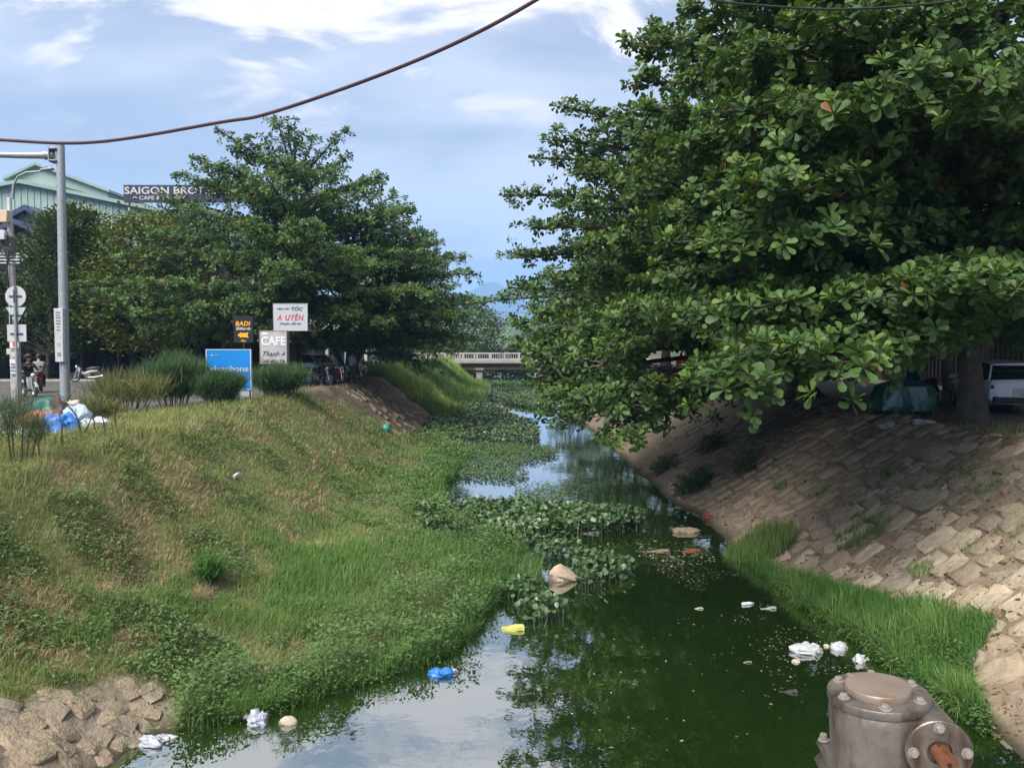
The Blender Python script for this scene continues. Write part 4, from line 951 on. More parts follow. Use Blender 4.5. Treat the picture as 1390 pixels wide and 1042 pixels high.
def stone_mat(name, c):
    return pm(name, c, .92, .28, 2.2, .8, 9, spec=.2, stain=((.10, .085, .062), 3.5, .60), bdist=.04)
SM = [stone_mat('sandstone', (.285, .23, .16)), stone_mat('grey_sandstone', (.24, .20, .15)), stone_mat('pale_sandstone', (.36, .30, .215)), stone_mat('brown_sandstone', (.235, .187, .132))]
variants = []
for q, m in enumerate(SM):
    for me in stone_meshes(100 + q, 6):
        me.materials.append(m); variants.append(me)
def right_stones():
    root = empty('stone_revetment', (0, 0, 0)); root['kind'] = 'structure'
    r_ = random.Random(5); y = 9.9; cnt = 0; SV = []
    while y < 36:
        w = r_.uniform(.40, .56); yc = y + w / 2; x0 = float(eR(np.array([yc]))[0])
        s = .15 + r_.random() * .3
        Ls = math.hypot(XCR - x0, 3.0)
        while s < Ls - .05:
            l = r_.uniform(.42, .86); sc_ = (s + l / 2) / Ls
            x = x0 + (XCR - x0) * sc_; z = gz(x, yc)
            soil = float(fbm(np.array([x * .55]), np.array([yc * .55]), 77)[0])
            cover = (yc - 15.0) * .075 + max(0, sc_ - .5) * .75 + (soil - .5) * 2.0
            if cover < .68 and cnt >= 300 or .68 <= cover < 1.25:
                Xv = np.array([v.co[:] for v in variants[18 + cnt % 6].vertices]); e = .2; sl = (gz(x + e, yc) - gz(x - e, yc)) / (2 * e); ln_ = math.hypot(1, sl)
                hh_ = .16; ox = Xv[:, 0] * l; oy = Xv[:, 1] * w * 1.0; oz = Xv[:, 2] * hh_ + r_.uniform(-.045, .0)
                SV.append(np.stack([x + (ox - oz * sl) / ln_, yc + oy, z + (ox * sl + oz) / ln_], -1)); s += l; continue
            if yc < 11.0 and r_.random() < .7: s += l; continue
            if cover < .68:
                e = .15; nx = (gz(x + e, yc) - gz(x - e, yc)) / (2 * e); ny = (gz(x, yc + e) - gz(x, yc - e)) / (2 * e)
                N_ = Vector((-nx * .6 - .3, -ny * .6, 1)).normalized(); X = Vector((1, r_.uniform(-.13, .13), 0)); X = (X - N_ * X.dot(N_)).normalized(); Y = N_.cross(X)
                pal = 12 if (sc_ < .55 and yc < 17 and r_.random() < .35) else (18 if yc > 18 or cover > .5 or r_.random() < .15 else r_.choice([0, 6]))
                o = bpy.data.objects.new('stone', variants[pal + r_.randrange(6)]); link(o, root); cnt += 1
                hgt = .24; sink = .03 + r_.random() * .05 + max(0, cover) * .10
                M = Matrix.Identity(4)
                for i in range(3): M[i][0], M[i][1], M[i][2] = X[i], Y[i], N_[i]
                M.translation = Vector((x, yc + r_.uniform(-.03, .03), z)) - N_ * sink + N_ * r_.uniform(0, .035)
                o.matrix_basis = M @ Matrix.Diagonal((l * 1.0, w * 1.02, hgt, 1)).to_4x4()
            s += l
        y += w
    src = variants[18]; k = len(src.vertices); f4 = np.array([p.vertices[:] for p in src.polygons if len(p.vertices) == 4]); f3 = np.array([p.vertices[:] for p in src.polygons if len(p.vertices) == 3])
    off = (np.arange(len(SV)) * k)[:, None, None]
    o = mobj('stone_course', np_mesh('stone_course', np.concatenate(SV), [(f4[None] + off).reshape(-1, 4), (f3[None] + off).reshape(-1, 3)]), SM[3], root); o['kind'] = 'stuff'
    return cnt
NST = right_stones()
def left_slabs():
    root = empty('clay_slab_face', (0, 0, 0)); root['kind'] = 'structure'; r_ = random.Random(9)
    for (px, py, l, w) in [(40, 1015, .5, .34), (85, 990, .42, .3), (130, 1000, .36, .3), (165, 985, .34, .26), (190, 960, .34, .3), (150, 960, .4, .26), (110, 960, .34, .26), (60, 965, .5, .3), (20, 980, .4, .3), (195, 985, .28, .2), (180, 1005, .26, .2), (140, 1025, .4, .26), (95, 1030, .42, .3), (30, 1040, .5, .3), (205, 940, .3, .26), (175, 935, .34, .24), (60, 1000, .3, .3), (110, 985, .26, .3), (75, 945, .4, .2), (135, 945, .4, .2), (15, 1000, .36, .3), (45, 980, .3, .22), (160, 1010, .22, .2), (205, 970, .24, .18), (120, 1015, .26, .22), (85, 1015, .3, .2), (5, 955, .4, .2), (150, 975, .24, .2)]:
        g = hit(px, py)
        e = .12; nx = (gz(g.x + e, g.y) - gz(g.x - e, g.y)) / (2 * e); ny = (gz(g.x, g.y + e) - gz(g.x, g.y - e)) / (2 * e)
        N_ = Vector((-nx, -ny, 1)).normalized(); a = r_.uniform(-.5, .5); X = Vector((math.cos(a), math.sin(a), 0)); X = (X - N_ * X.dot(N_)).normalized(); Y = N_.cross(X)
        o = bpy.data.objects.new('stone', variants[r_.choice([0, 1, 2, 6, 7, 8, 9])]); link(o, root); M = Matrix.Identity(4)
        for i in range(3): M[i][0], M[i][1], M[i][2] = X[i], Y[i], N_[i]
        M.translation = Vector((g.x, g.y, gz(g.x, g.y))) - N_ * r_.uniform(.0, .02); o.matrix_basis = M @ Matrix.Diagonal((l * 1.12, w * 1.1, .12, 1)).to_4x4()
left_slabs()
# stones showing through the shaded dirt bank on the left
def dirt_stones():
    root = empty('dirt_bank_stones', (0, 0, 0)); root['kind'] = 'structure'; r_ = random.Random(19)
    for i in range(90):
        y = r_.uniform(37, 52); x = r_.uniform(-8.2, -5.2); z = gz(x, y)
        o = bpy.data.objects.new('stone', variants[r_.choice([6, 18, 19, 20, 7])]); link(o, root)
        o.location = (x, y, z - .02); o.rotation_euler = (0, R(35), r_.uniform(-.3, .3)); o.scale = (r_.uniform(.3, .6), r_.uniform(.2, .45), .16)
dirt_stones()

# ------------------------------------------------------------------ generic builders
def text(txt, w, h, m, parent, c, name='lettering', shear=0.0, bold=0.0, rz=0.0, space=1.0):
    """flat raised lettering facing -Y, fitted in w x h about c"""
    cu = bpy.data.curves.new('t', 'FONT'); cu.body = txt; cu.align_x = 'CENTER'; cu.extrude = .004; cu.shear = shear; cu.offset = bold; cu.space_character = space; cu.resolution_u = 3
    ob = bpy.data.objects.new('t', cu); COL.objects.link(ob); bpy.context.view_layer.update()
    me = bpy.data.meshes.new_from_object(ob.evaluated_get(bpy.context.evaluated_depsgraph_get())); bpy.data.objects.remove(ob)
    n = len(me.vertices); co = np.zeros(n * 3); me.vertices.foreach_get('co', co); co = co.reshape(-1, 3)
    mn, mx = co.min(0), co.max(0); s = np.array([w / (mx[0] - mn[0]), h / (mx[1] - mn[1])])
    X = (co[:, 0] - (mn[0] + mx[0]) / 2) * s[0]; Z = (co[:, 1] - (mn[1] + mx[1]) / 2) * s[1]; Yv = -co[:, 2]
    out = np.stack([X * math.cos(rz) + c[0], Yv + X * math.sin(rz) + c[1], Z + c[2]], -1).astype(np.float32); me.vertices.foreach_set('co', out.ravel()); me.update(); me.name = name
    return mobj(name, me, m, parent)
def panel(parent, name, c, d, m, bev=.01):
    b = MB().box(c, d, bev=bev); return b.build(name, m, parent)
def bagmesh(name, r, m, seed, knot=True, amp=.28, parent=None, loc=None, flat=True):
    b = MB(); b.ball((0, 0, 0), r, 26, 16); V = np.array([tuple(v) for v in b.v]); R_ = np.array(r)
    q = V / R_; n = (fbm(q[:, 0] * 1.3 + q[:, 2] * 1.1 + seed, q[:, 1] * 1.3 - q[:, 2] * .9, seed, 2) - .5) * 3.4 - np.abs(fbm(q[:, 0] * 2.2 + seed, q[:, 1] * 2.2 + q[:, 2] * 2.6, seed + 3, 3) - .5) * 3.2 - np.abs(fbm(q[:, 0] * 5 + q[:, 2] * 3 + seed, q[:, 1] * 5 - q[:, 2] * 4, seed + 5, 2) - .5) * 1.3 + .5
    V = V * (1 + amp * n)[:, None]
    if flat: V[:, 2] = np.where(V[:, 2] < -.35 * r[2], -.35 * r[2] + .15 * (V[:, 2] + .35 * r[2]), V[:, 2]); V[:, 2] += .35 * r[2]
    b.v = [tuple(v) for v in V]
    if knot:
        a = seed * 1.7; e = Vector((math.cos(a) * r[0] * 1.0, math.sin(a) * r[1] * 1.0, r[2] * .55)); e2 = e * 1.35 + Vector((0, 0, r[2] * .1))
        b.tube([e * .7, e * .95, e2], [r[2] * .3, r[2] * .1, r[2] * .3], 7)
    return b.build(name, m, parent, loc)
M_PLW = pm('white_plastic_film', (.37, .385, .40), .4, .15, 6, .3, 18, spec=.45, stain=((.26, .23, .16), 5, .57))
M_PLG = pm('grey_plastic_film', (.34, .37, .43), .35, .2, 6, .3, 18, spec=.5)
M_PLB = pm('blue_plastic_film', (.025, .15, .46), .4, .3, 6, .3, 18, spec=.5)
M_PLC = pm('light_blue_plastic_film', (.32, .43, .55), .4, .15, 6, .3, 18, spec=.5)
M_CREAM = pm('cream_foam', (.40, .36, .27), .8, .15, 8, .3, 30)
def wbag(label, px, py, r, m, seed, cat='plastic bag', z=WZ, name='plastic_bag', knot=True, amp=.28, rz=0.0, sink=0.0):
    g = G(px, py, z)
    if z != WZ:
        g = hit(px, py)
    o = bagmesh(name, r, m, seed, knot, amp, None, (0, 0, 0)); o.location = (g.x, g.y, g.z - .02 - sink); o.rotation_euler = (0, 0, rz); tag(o, label, cat); return o

# ------------------------------------------------------------------ litter on the water and banks
LG = 'litter floating on the canal'
for a in [('large white plastic bag floating before the right grass strip', 1095, 884, (.23, .13, .11), M_PLW, 3), ('white plastic bag right of the large floating bag, by the grass', 1139, 880, (.11, .09, .09), M_PLW, 5),
          ('white bag half under the grass edge, just above the steel gearbox', 1167, 897, (.09, .09, .11), M_PLW, 7), ('pale blue bag on the sand edge right of the gearbox', 1296, 956, (.10, .09, .10), M_PLC, 9),
          ('bright blue plastic bag caught at the weed edge', 599, 915, (.17, .11, .09), M_PLB, 11), ('grey plastic bag under the weeds at the left shore', 352, 980, (.14, .12, .14), M_PLG, 13),
          ('white bag at the water edge below the bare clay face', 205, 1010, (.17, .10, .09), M_PLG, 15), ('white tail of torn plastic pointing at the weeds beside the clay face', 228, 1000, (.14, .05, .04), M_PLW, 16)]:
    o = wbag(*a); o['group'] = LG
for a in [('cream foam lump beside the grey bag at the left shore', 391, 981, (.12, .07, .08), M_CREAM, 21, 'foam lump', WZ, 'foam_lump', False, .12), ('small beige foam lump just below the large white bag', 1081, 898, (.07, .05, .05), M_CREAM, 23, 'foam lump', WZ, 'foam_lump', False, .15),
          ('small beige lump touching the bright blue bag', 616, 912, (.06, .05, .06), M_CREAM, 25, 'foam lump', WZ, 'foam_lump', False, .15), ('small brown lump between the two white bags', 1122, 877, (.055, .045, .045), M_CREAM, 27, 'foam lump', WZ, 'foam_lump', False, .15),
          ('long mottled foam block near the dark right shore', 931, 722, (.34, .15, .11), pm('dirty_foam', (.22, .175, .11), .85, .5, 7, .4, 20), 29, 'foam block', WZ, 'foam_block', False, .2)]:
    o = wbag(*a); o['group'] = LG
M_ROCK = pm('boulder_stone', (.34, .27, .20), .9, .2, 5, .5, 18)
o = wbag('pale pointed boulder standing out of the water between plants', 766, 786, (.36, .22, .27), M_ROCK, 41, 'boulder', WZ, 'boulder', False, .16); 
V = np.array([v.co[:] for v in o.data.vertices]); V[:, 2] *= (1 - .75 * np.clip((V[:, 0] + .12) / .46, -.1, 1)); o.data.vertices.foreach_set('co', V.ravel().astype(np.float32))
def board(label, px, py, l, w, h, m, rz, z=WZ, name='floating_board', cat='board', bend=.02):
    g = G(px, py, z)
    if z != WZ:
        g = hit(px, py)
    b = MB(); n = 7; vs = []; fs = []
    for i in range(n):
        t = i / (n - 1) - .5; ww = w * (1 - .35 * abs(t) * 2 * (1 if i % 2 else .7)); zz = bend * math.sin(t * 5)
        for (yy, z2) in ((-ww / 2, 0), (ww / 2, 0), (ww / 2 * .9, h), (-ww / 2 * .9, h)): vs.append((t * l, yy, zz + z2))
    for i in range(n - 1):
        for k in range(4): fs.append((i * 4 + k, i * 4 + (k + 1) % 4, i * 4 + 4 + (k + 1) % 4, i * 4 + 4 + k))
    fs.append((3, 2, 1, 0)); fs.append(tuple(range(4 * n - 4, 4 * n))); b.add(vs, fs)
    o = b.build(name, m, None, (0, 0, 0)); o.location = (g.x, g.y, g.z - .01); o.rotation_euler = (0, 0, rz); return tag(o, label, cat, LG if z == WZ else None)
board('yellow foam board floating below the hyacinth clumps', 696, 854, .40, .22, .06, pm('yellow_foam', (.46, .45, .12), .6, .12, 6, .2, 20), .1)
board('white stick floating left of the plastic bottle', 945, 826, .26, .045, .02, M_CREAM, -.05, name='floating_stick', cat='stick')
board('white sliver of foam right of the plastic bottle', 1043, 826, .30, .05, .035, M_PLW, .08, name='floating_stick', cat='stick')
board('white plastic strip lying on the floating plant mat', 800, 724, .52, .12, .05, M_PLW, .05, name='plastic_strip', cat='plastic strip')
board('dark bark strip floating left of the gearbox', 1070, 939, .26, .05, .03, pm('wet_bark', (.05, .055, .05), .5, .5, 9), -.15, name='bark_strip', cat='bark')
board('thin pale green twig drifting below the floating bags', 1010, 899, .25, .03, .015, pm('pale_twig', (.20, .21, .12), .8, .3, 9), .05, name='floating_twig', cat='twig')
board('pale driftwood strip in the shallows before the hyacinth bed', 690, 613, 1.6, .3, .07, pm('driftwood', (.34, .30, .24), .9, .25, 5, .3, 20), .03, name='driftwood', cat='driftwood')
board('orange brown rag floating by the dark right shore', 937, 748, .45, .3, .03, pm('orange_rag', (.14, .05, .025), .9, .3, 8), .4, name='floating_rag', cat='rag')
board('pale debris sheet floating left of the orange rag', 893, 748, .55, .2, .03, pm('drift_debris', (.16, .13, .08), .9, .4, 8), .1, name='floating_debris', cat='debris')
board('white bent strip lying on the left grassy slope', 318, 648, .42, .1, .06, M_PLW, 1.0, -1.0, 'plastic_strip', 'plastic strip', .06)
board('white scrap lying on the right slope among stones', 1285, 660, .32, .08, .05, M_PLW, .7, -.7, 'plastic_scrap', 'plastic scrap', .05)
wbag('red plastic rag on the right shore below the dark dirt', 962, 703, (.20, .12, .07), pm('faded_red_film', (.24, .03, .025), .6, .3), 51, 'plastic bag', -2.9, 'plastic_bag')
wbag('teal ball lying at the foot of the shaded left dirt bank', 524, 584, (.2, .2, .24), pm('teal_plastic', (.03, .24, .19), .4, .15, 5), 53, 'ball', -2.5, 'ball', False, .03)
wbag('tangle of grey debris at the head of the plant mats', 596, 597, (.9, .35, .25), pm('grey_debris', (.24, .21, .18), .9, .5, 4, .6, 9), 55, 'debris', WZ, 'debris_heap', False, .4)
# clear plastic bottle
g = G(1015, 820, WZ); root = empty('plastic_bottle', (g.x, g.y, WZ), R(15), 'clear white plastic bottle floating upstream of the bags', 'bottle', LG)
b = MB(); Mx = Matrix.Rotation(R(90), 4, 'Y'); b.lathe([(.0, -.12), (.03, -.12), (.036, -.11), (.036, -.03), (.032, -.02), (.036, -.01), (.036, .05), (.026, .085), (.013, .1), (.013, .115)], Mx, 16); b.build('body', pm('bottle_plastic', (.6, .64, .68), .15, .06, 4, spec=.6), root).location = (0, 0, .015)
b = MB(); b.lathe([(.0155, .112), (.0155, .13), (.013, .132)], Mx, 14); b.build('cap', M_PLW, root).location = (0, 0, .015)

# ------------------------------------------------------------------ rubbish heap at the foot of the mast
def heap(label, px, py, d, r, m, seed, knot=True, name='plastic_bag', cat='plastic bag', amp=.3):
    x, y, z = onground(px, d); o = bagmesh(name, r, m, seed, knot, amp, None, (0, 0, 0)); o.scale = (1.2, 1.2, 1.3); o.location = (x, y, z - .03); tag(o, label, cat, 'rubbish dumped by the mast')
    return o
heap('bright blue rubbish bag in the middle of the dumped heap', 82, 588, 18.0, (.28, .24, .26), M_PLB, 61)
heap('orange brown rubbish sack at the left of the dumped heap', 50, 585, 18.4, (.42, .3, .26), pm('orange_sack', (.40, .15, .08), .6, .2, 6, .3, 14), 63)
heap('beige sack lying on top of the heap against the mast', 88, 570, 19.2, (.42, .3, .42), pm('beige_sack', (.42, .36, .31), .8, .15, 6, .3, 14), 65)
heap('dark brown rubbish sack behind the blue bag', 78, 576, 18.9, (.36, .3, .36), pm('brown_sack', (.06, .04, .035), .6, .3, 6), 67)
heap('dark green rubbish bag left of the beige sack', 60, 572, 19.0, (.46, .32, .36), pm('green_bag', (.02, .10, .075), .4, .3, 6), 69)
heap('pale blue plastic bag right of the mast foot', 100, 580, 18.8, (.3, .25, .34), M_PLC, 71)
heap('crumpled white plastic sheet trailing right from the heap', 122, 580, 18.4, (.46, .3, .2), M_PLW, 73, False, 'plastic_sheet', 'plastic sheet', .4)
heap('white plastic rag in front of the orange sack', 40, 597, 17.4, (.40, .2, .1), M_PLW, 75, False, 'plastic_sheet', 'plastic sheet', .45)
heap('thin clear plastic lying at the left end of the heap', 18, 580, 19.5, (.6, .4, .22), pm('greyish_rubbish', (.30, .28, .26), .7, .4, 5, .4, 14), 77, False, 'plastic_sheet', 'plastic sheet', .4)

# ------------------------------------------------------------------ sluice gear on the near edge
def gearbox():
    M_CAST = pm('cast_steel', (.20, .175, .15), .42, .25, 14, .3, 60, metal=.7, stain=((.07, .04, .024), 8, .50), bdist=.006, sstretch=(1, 1, .18))
    M_CASTL = pm('worn_lid_steel', (.27, .215, .17), .45, .15, 8, .2, 70, metal=.5, stain=((.20, .13, .085), 7, .54), bdist=.003)
    M_RUST = pm('rust', (.125, .045, .02), .9, .4, 18, .5, 60, stain=((.10, .035, .02), 12, .55), bdist=.003)
    M_BOLT = pm('bolt_steel', (.30, .27, .24), .45, .2, 12, .1, 60, metal=.5, bdist=.003)
    c = P(1193, 938, 2.42)                      # middle of the top flange
    root = empty('sluice_gearbox', (c.x + c.z * math.sin(R(3.5)), c.y, 0), R(-8), 'weathered steel gearbox with bolted lid and rusty shaft on the near edge', 'gearbox')
    zt = c.z; root.rotation_euler = (0, R(-3.5), R(-8))
    b = MB(); b.lathe([(.15, zt - .42), (.15, zt - .06), (.146, zt - .035), (.142, zt - .029)], None, 48)
    # flat-sided boss that carries the horizontal shaft
    pr = []
    cx, cz, r0 = .118, zt - .112, .091
    My = Matrix.Translation((cx, 0, cz)) @ Matrix.Rotation(R(90), 4, 'X')
    b.lathe([(r0 - .006, -.13), (r0, -.12), (r0, .145), (r0 - .008, .152)], My, 44)
    b.box((.06, -.005, cz), (.13, .22, .16), bev=.03)
    b.add([(-.0, -.12, zt - .035), (.10, -.10, zt - .032), (.155, -.12, zt - .05), (.155, .10, zt - .05), (.10, .12, zt - .032), (0, .12, zt - .035), (0, -.12, zt - .2), (.155, -.12, zt - .18), (.155, .10, zt - .18), (0, .12, zt - .2)],
          [(0, 1, 4, 5), (1, 2, 3, 4), (0, 6, 7, 2, 1), (2, 7, 8, 3), (3, 8, 9, 5, 4)])
    b.build('housing', M_CAST, root)
    b = MB(); b.lathe([(.142, zt - .03), (.150, zt - .028), (.152, zt - .024), (.152, zt - .006), (.149, zt - .001), (.104, zt), (.1, zt)], None, 56); b.build('flange', M_CAST, root)
    b = MB(); b.lathe([(.099, zt - .004), (.099, zt + .017), (.096, zt + .021), (.088, zt + .0215), (.03, zt + .0225)], None, 48); b.build('lid', M_CASTL, root)
    def hexbolt(p, M, r=.0125, h=.011, nm='bolt'):
        b = MB(); b.lathe([(r * 1.45, 0), (r * 1.45, .003), (r * 1.3, .0035)], M, 18); b.lathe([(r, .003), (r, .003 + h * .8), (r * .85, .003 + h)], M, 6); o = b.build(nm, M_BOLT, root); o.location = p
    for k in range(6): a = R(62 * 0 + 60 * k + 22); hexbolt((.1265 * math.cos(a), .1265 * math.sin(a), zt - .001), Matrix.Rotation(a, 4, 'Z'))
    b = MB(); b.box((.098 * math.cos(R(128)), .098 * math.sin(R(128)), zt + .016), (.03, .02, .012), Matrix.Rotation(R(128), 4, 'Z'), .003); b.build('lug', M_CASTL, root)
    # shaft cover plate, facing the camera
    fy = -.152
    b = MB(); Mf = Matrix.Translation((cx, fy, cz)) @ Matrix.Rotation(R(90), 4, 'X'); b.lathe([(.096, -.004), (.096, .012), (.093, .0155), (.036, .016), (.034, .012), (.034, .006)], Mf, 52); b.build('cover_plate', M_CAST, root)
    for k in range(4):
        a = R(90 * k + 90); hexbolt((cx + .075 * math.cos(a), fy - .016, cz + .075 * math.sin(a)), Matrix.Rotation(R(90), 4, 'X') @ Matrix.Rotation(a, 4, 'Z'), .0115, .011)
    b = MB(); Ms = Matrix.Translation((cx, fy - .01, cz)) @ Matrix.Rotation(R(90), 4, 'X')
    # shaft with an open keyway on top
    n = 26; prof = []
    for i in range(n):
        a = 2 * math.pi * i / n + R(90) + .12
        rr = .026
        prof.append((rr * math.cos(a), rr * math.sin(a)))
    kw = [(p[0], p[1]) if not (abs(p[0]) < .0075 and p[1] > 0) else (p[0], .016) for p in prof]
    L_ = .075
    vs = [Ms @ Vector((p[0], p[1], 0)) for p in kw] + [Ms @ Vector((p[0] * .99, p[1] * .99, L_)) for p in kw]; fs = [(i, (i + 1) % n, n + (i + 1) % n, n + i) for i in range(n)] + [tuple(range(n, 2 * n))]
    b.add(vs, fs); b.build('shaft', M_RUST, root, smooth=False)
    b = MB(); b.lathe([(.007, L_ - .004), (.007, L_ + .0015), (.0045, L_ + .001)], Ms, 12); b.build('centre_hole', pm('shaft_hole', (.02, .012, .01), .9), root)
    # streak of rust below the shaft
    # base flange, bolts and column down to the deck
    b = MB(); b.box((.04, 0, zt - .255), (.40, .36, .03), bev=.012); b.box((.04, 0, zt - .31), (.42, .38, .06), bev=.03); b.build('base_plate', M_CAST, root)
    for (x, y) in ((-.14, -.145), (-.14, .145), (.21, -.145), (.21, .145), (.03, -.16)): hexbolt((x, y, zt - .2375), Matrix.Identity(4), .013, .02)
    b = MB(); b.lathe([(.2, 0), (.2, .02), (.1, .03), (.085, .06), (.085, zt - .4), (.14, zt - .345)], None, 32); b.build('column', M_CAST, root)
gearbox()

# ------------------------------------------------------------------ cables
def cable(label, pts, r, m, name='overhead_cable', cat='cable', group=None, sub=10):
    pts = [Vector(p) for p in pts]; out = []
    for i in range(len(pts) - 1):
        p0 = pts[max(i - 1, 0)]; p1 = pts[i]; p2 = pts[i + 1]; p3 = pts[min(i + 2, len(pts) - 1)]
        for k in range(sub):
            t = k / sub; out.append(.5 * ((2 * p1) + (p2 - p0) * t + (2 * p0 - 5 * p1 + 4 * p2 - p3) * t * t + (3 * p1 - p0 - 3 * p2 + p3) * t ** 3))
    out.append(pts[-1]); b = MB(); b.tube(out, r, 8); o = b.build(name, m, None, tuple(out[0])); return tag(o, label, cat, group)
cable('thick reddish black cable sagging across the sky from the upper middle', [P(-160, 178, 13.4), P(0, 190, 12.8), P(130, 193, 12.3), P(300, 166, 11.6), P(365, 154, 11.4), P(500, 108, 10.9), P(620, 58, 10.5), P(728, 0, 10.1), P(900, -110, 9.6)], .026, M_CABLE)
cable('black cable sagging in front of the top of the big tree', [P(900, -25, 10.2), P(965, 0, 10.2), P(1050, 9, 10.2), P(1130, 13, 10.2), P(1220, 9, 10.2), P(1300, 0, 10.2), P(1400, -25, 10.2)], .016, M_CABLE2)
for (lab, y, sag, r) in [('highest thin wire crossing the gap above the far bridge', 404, 4, .02), ('middle thin wire crossing the gap above the far bridge', 424, 8, .02), ('thick lowest wire bundle just above the far bridge', 440, 5, .05), ('thin wire just below the thick bundle above the bridge', 447, 4, .015)]:
    cable(lab, [P(520, y - sag - 14, 92), P(620, y - 4, 92), P(690, y, 92), P(760, y - 2, 92), P(860, y - 12, 92)], r, M_CABLE2, group='thin wires over the far bridge')

# ------------------------------------------------------------------ far bridge
def far_bridge():
    y0 = 104.0; zt = .08
    M_BC = pm('weathered_concrete', (.30, .27, .25), .9, .25, 1.5, .2, 12, stain=((.14, .11, .09), .8, .55)); M_RAIL = pm('pale_rail_paint', (.33, .32, .31), .7, .15, 3)
    root = empty('road_bridge', (0, y0, 0), 0, 'low concrete road bridge with white railings across the canal', 'bridge')
    b = MB(); b.box((0, 3.5, zt - .25), (26, 7, .5), bev=.04); b.box((0, -.1, zt - .16), (26, .35, .32)); b.build('deck', M_BC, root)
    for yy in (.7, 3.5, 6.2): b = MB().box((0, yy, zt - .85), (26, .45, .7)); b.build('girder', pm('girder_concrete', (.16, .12, .10), .9, .3, 2) if yy == .7 else mat('girder_dark', (.16, .12, .10), .9, .3, 2), root)
    for xp in (-4.4, 3.2):
        b = MB(); b.box((xp, 3.5, -2.4), (.85, 5.8, 2.5), bev=.06); b.box((xp, 3.5, -1.05), (1.2, 6.4, .35), bev=.03); b.build('pier', M_BC, root)
    for (yy) in (-.05, 6.95):
        for k in range(14):
            x = -13 + 2 * k; b = MB().box((x, yy, zt + .5), (.2, .2, 1.0), bev=.02); b.build('railing_post', M_RAIL, root)
        for zz in (.95, .12): b = MB().box((0, yy, zt + zz), (26, .13, .13), bev=.02); b.build('rail', M_RAIL, root)
        if yy < 0:
            bm_ = MB().box((0, 0, .53), (.07, .07, .72)).mesh('baluster')
            for k in range(86):
                x = -13 + .3 * k
                if abs((x + 13) % 2) < .12: continue
                mobj('baluster', bm_, M_RAIL, root, (x, yy, zt))
far_bridge()

# ------------------------------------------------------------------ grey traffic mast
d = 22.0; g = G(89, 563, 0); d = g.y; x0 = g.x
root = empty('traffic_mast', (x0, d, 0), 0, 'tall galvanised mast with a sideways arm and tall control box', 'mast')
top = P(82, 197, d); lean = top.x - x0
b = MB(); b.tube([(0, 0, -.3), (0, 0, 0), (lean * .5, 0, top.z * .5), (lean, 0, top.z)], [.135, .135, .125, .11], 20); b.build('pole', M_STEEL, root)
b = MB(); b.box((0, 0, .02), (.45, .45, .04), bev=.008); b.build('base_plate', M_STEEL, root)
az = P(80, 211, d).z
b = MB(); b.tube([(lean - .32, 0, az), (lean - 1.2, -.05, az - .01), (lean - 6, -.1, az + .12)], [.10, .088, .05], 14); b.tube([(lean - .45, 0, az), (lean - .2, 0, az)], [.13, .10], 14); b.build('arm', M_STEEL, root)
for s in (1, -1): b = MB().box((lean - .16, 0, az + s * .17), (.22, .34, .035), bev=.006); b.build('bracket', M_STEEL, root)
b = MB().box((lean - .26, 0, az), (.03, .34, .42), bev=.006); b.build('bracket', M_STEEL, root)
for s in (1, -1):
    for t in (1, -1): b = MB().cyl((lean - .29, t * .12, az + s * .16), (lean - .22, t * .12, az + s * .16), .022, 6); b.build('bolt', M_BLACK, root)
bz0, bz1 = P(85, 491, d).z, P(85, 419, d).z
cb = panel(root, 'control_box', (lean * .4 - .03, -.17, (bz0 + bz1) / 2), (.25, .12, bz1 - bz0), pm('grey_box_paint', (.42, .43, .44), .5, .08, 5), .012)
pr_ = pm('box_print', (.12, .12, .13), .7)
for (dz, w, n) in ((.12, .14, 3), (.2, .12, 2), (.27, .15, 4), (.36, .13, 3), (.44, .12, 5), (.53, .1, 2), (.62, .12, 3)):
    for k in range(n): o = panel(cb, 'print_mark', (lean * .4 - .03 - w / 2 + w * (k + .5) / n, -.233, bz1 - dz), (w / n * .7, .006, .035), pr_, 0)
b = MB(); b.torus((lean * .4 - .03, -.232, bz0 + .22), .045, .012, 'y', 18, 6); b.build('key_switch', pr_, cb)
b = MB(); b.torus((lean * .4 - .03, -.231, bz0 + .5), .04, .006, 'y', 16, 6); b.build('seal', pr_, cb)

# ------------------------------------------------------------------ utility pole with street lamp and wire boxes
d = 30.0; p0 = P(19, 470, d); z_at = lambda py, dd=d: P(695, py, dd).z
root = empty('utility_pole', (p0.x, d, 0), 0, 'concrete utility pole carrying a curved street lamp and wire boxes', 'utility pole')
b = MB(); b.tube([(0, 0, -.3), (0, 0, z_at(300))], [.16, .11], 14); b.build('pole', M_CONC, root)
b = MB(); b.tube([(0, 0, z_at(310)), (0, 0, z_at(268))], [.09, .075], 12); b.build('lamp_sleeve', M_WHITE, root)
lp = [P(px, py, d) - Vector((p0.x, d, 0)) for (px, py) in ((17, 270), (18, 252), (24, 240), (36, 234), (52, 233), (64, 231))]
b = MB(); b.tube(lp, [.045, .042, .04, .038, .036, .034], 10); b.build('lamp_arm', M_STEEL, root)
h = P(64, 230, d) - Vector((p0.x, d, 0)); b = MB(); b.box(h, (.5, .2, .1), Matrix.Rotation(R(-6), 3, 'Y').to_4x4(), .04); b.box(h + Vector((-.1, 0, .08)), (.2, .14, .08), None, .02); b.build('lamp_head', M_STEEL, root)
M_JB = pm('beige_box', (.50, .40, .27), .6, .12, 6, stain=((.3, .2, .12), 5, .6))
panel(root, 'junction_box', (-.15, -.2, z_at(295)), (.46, .22, .46), M_JB, .02); panel(root, 'meter_box', (-.16, -.2, z_at(320)), (.24, .2, .36), M_WHITE, .02)
b = MB()
rw = random.Random(3)
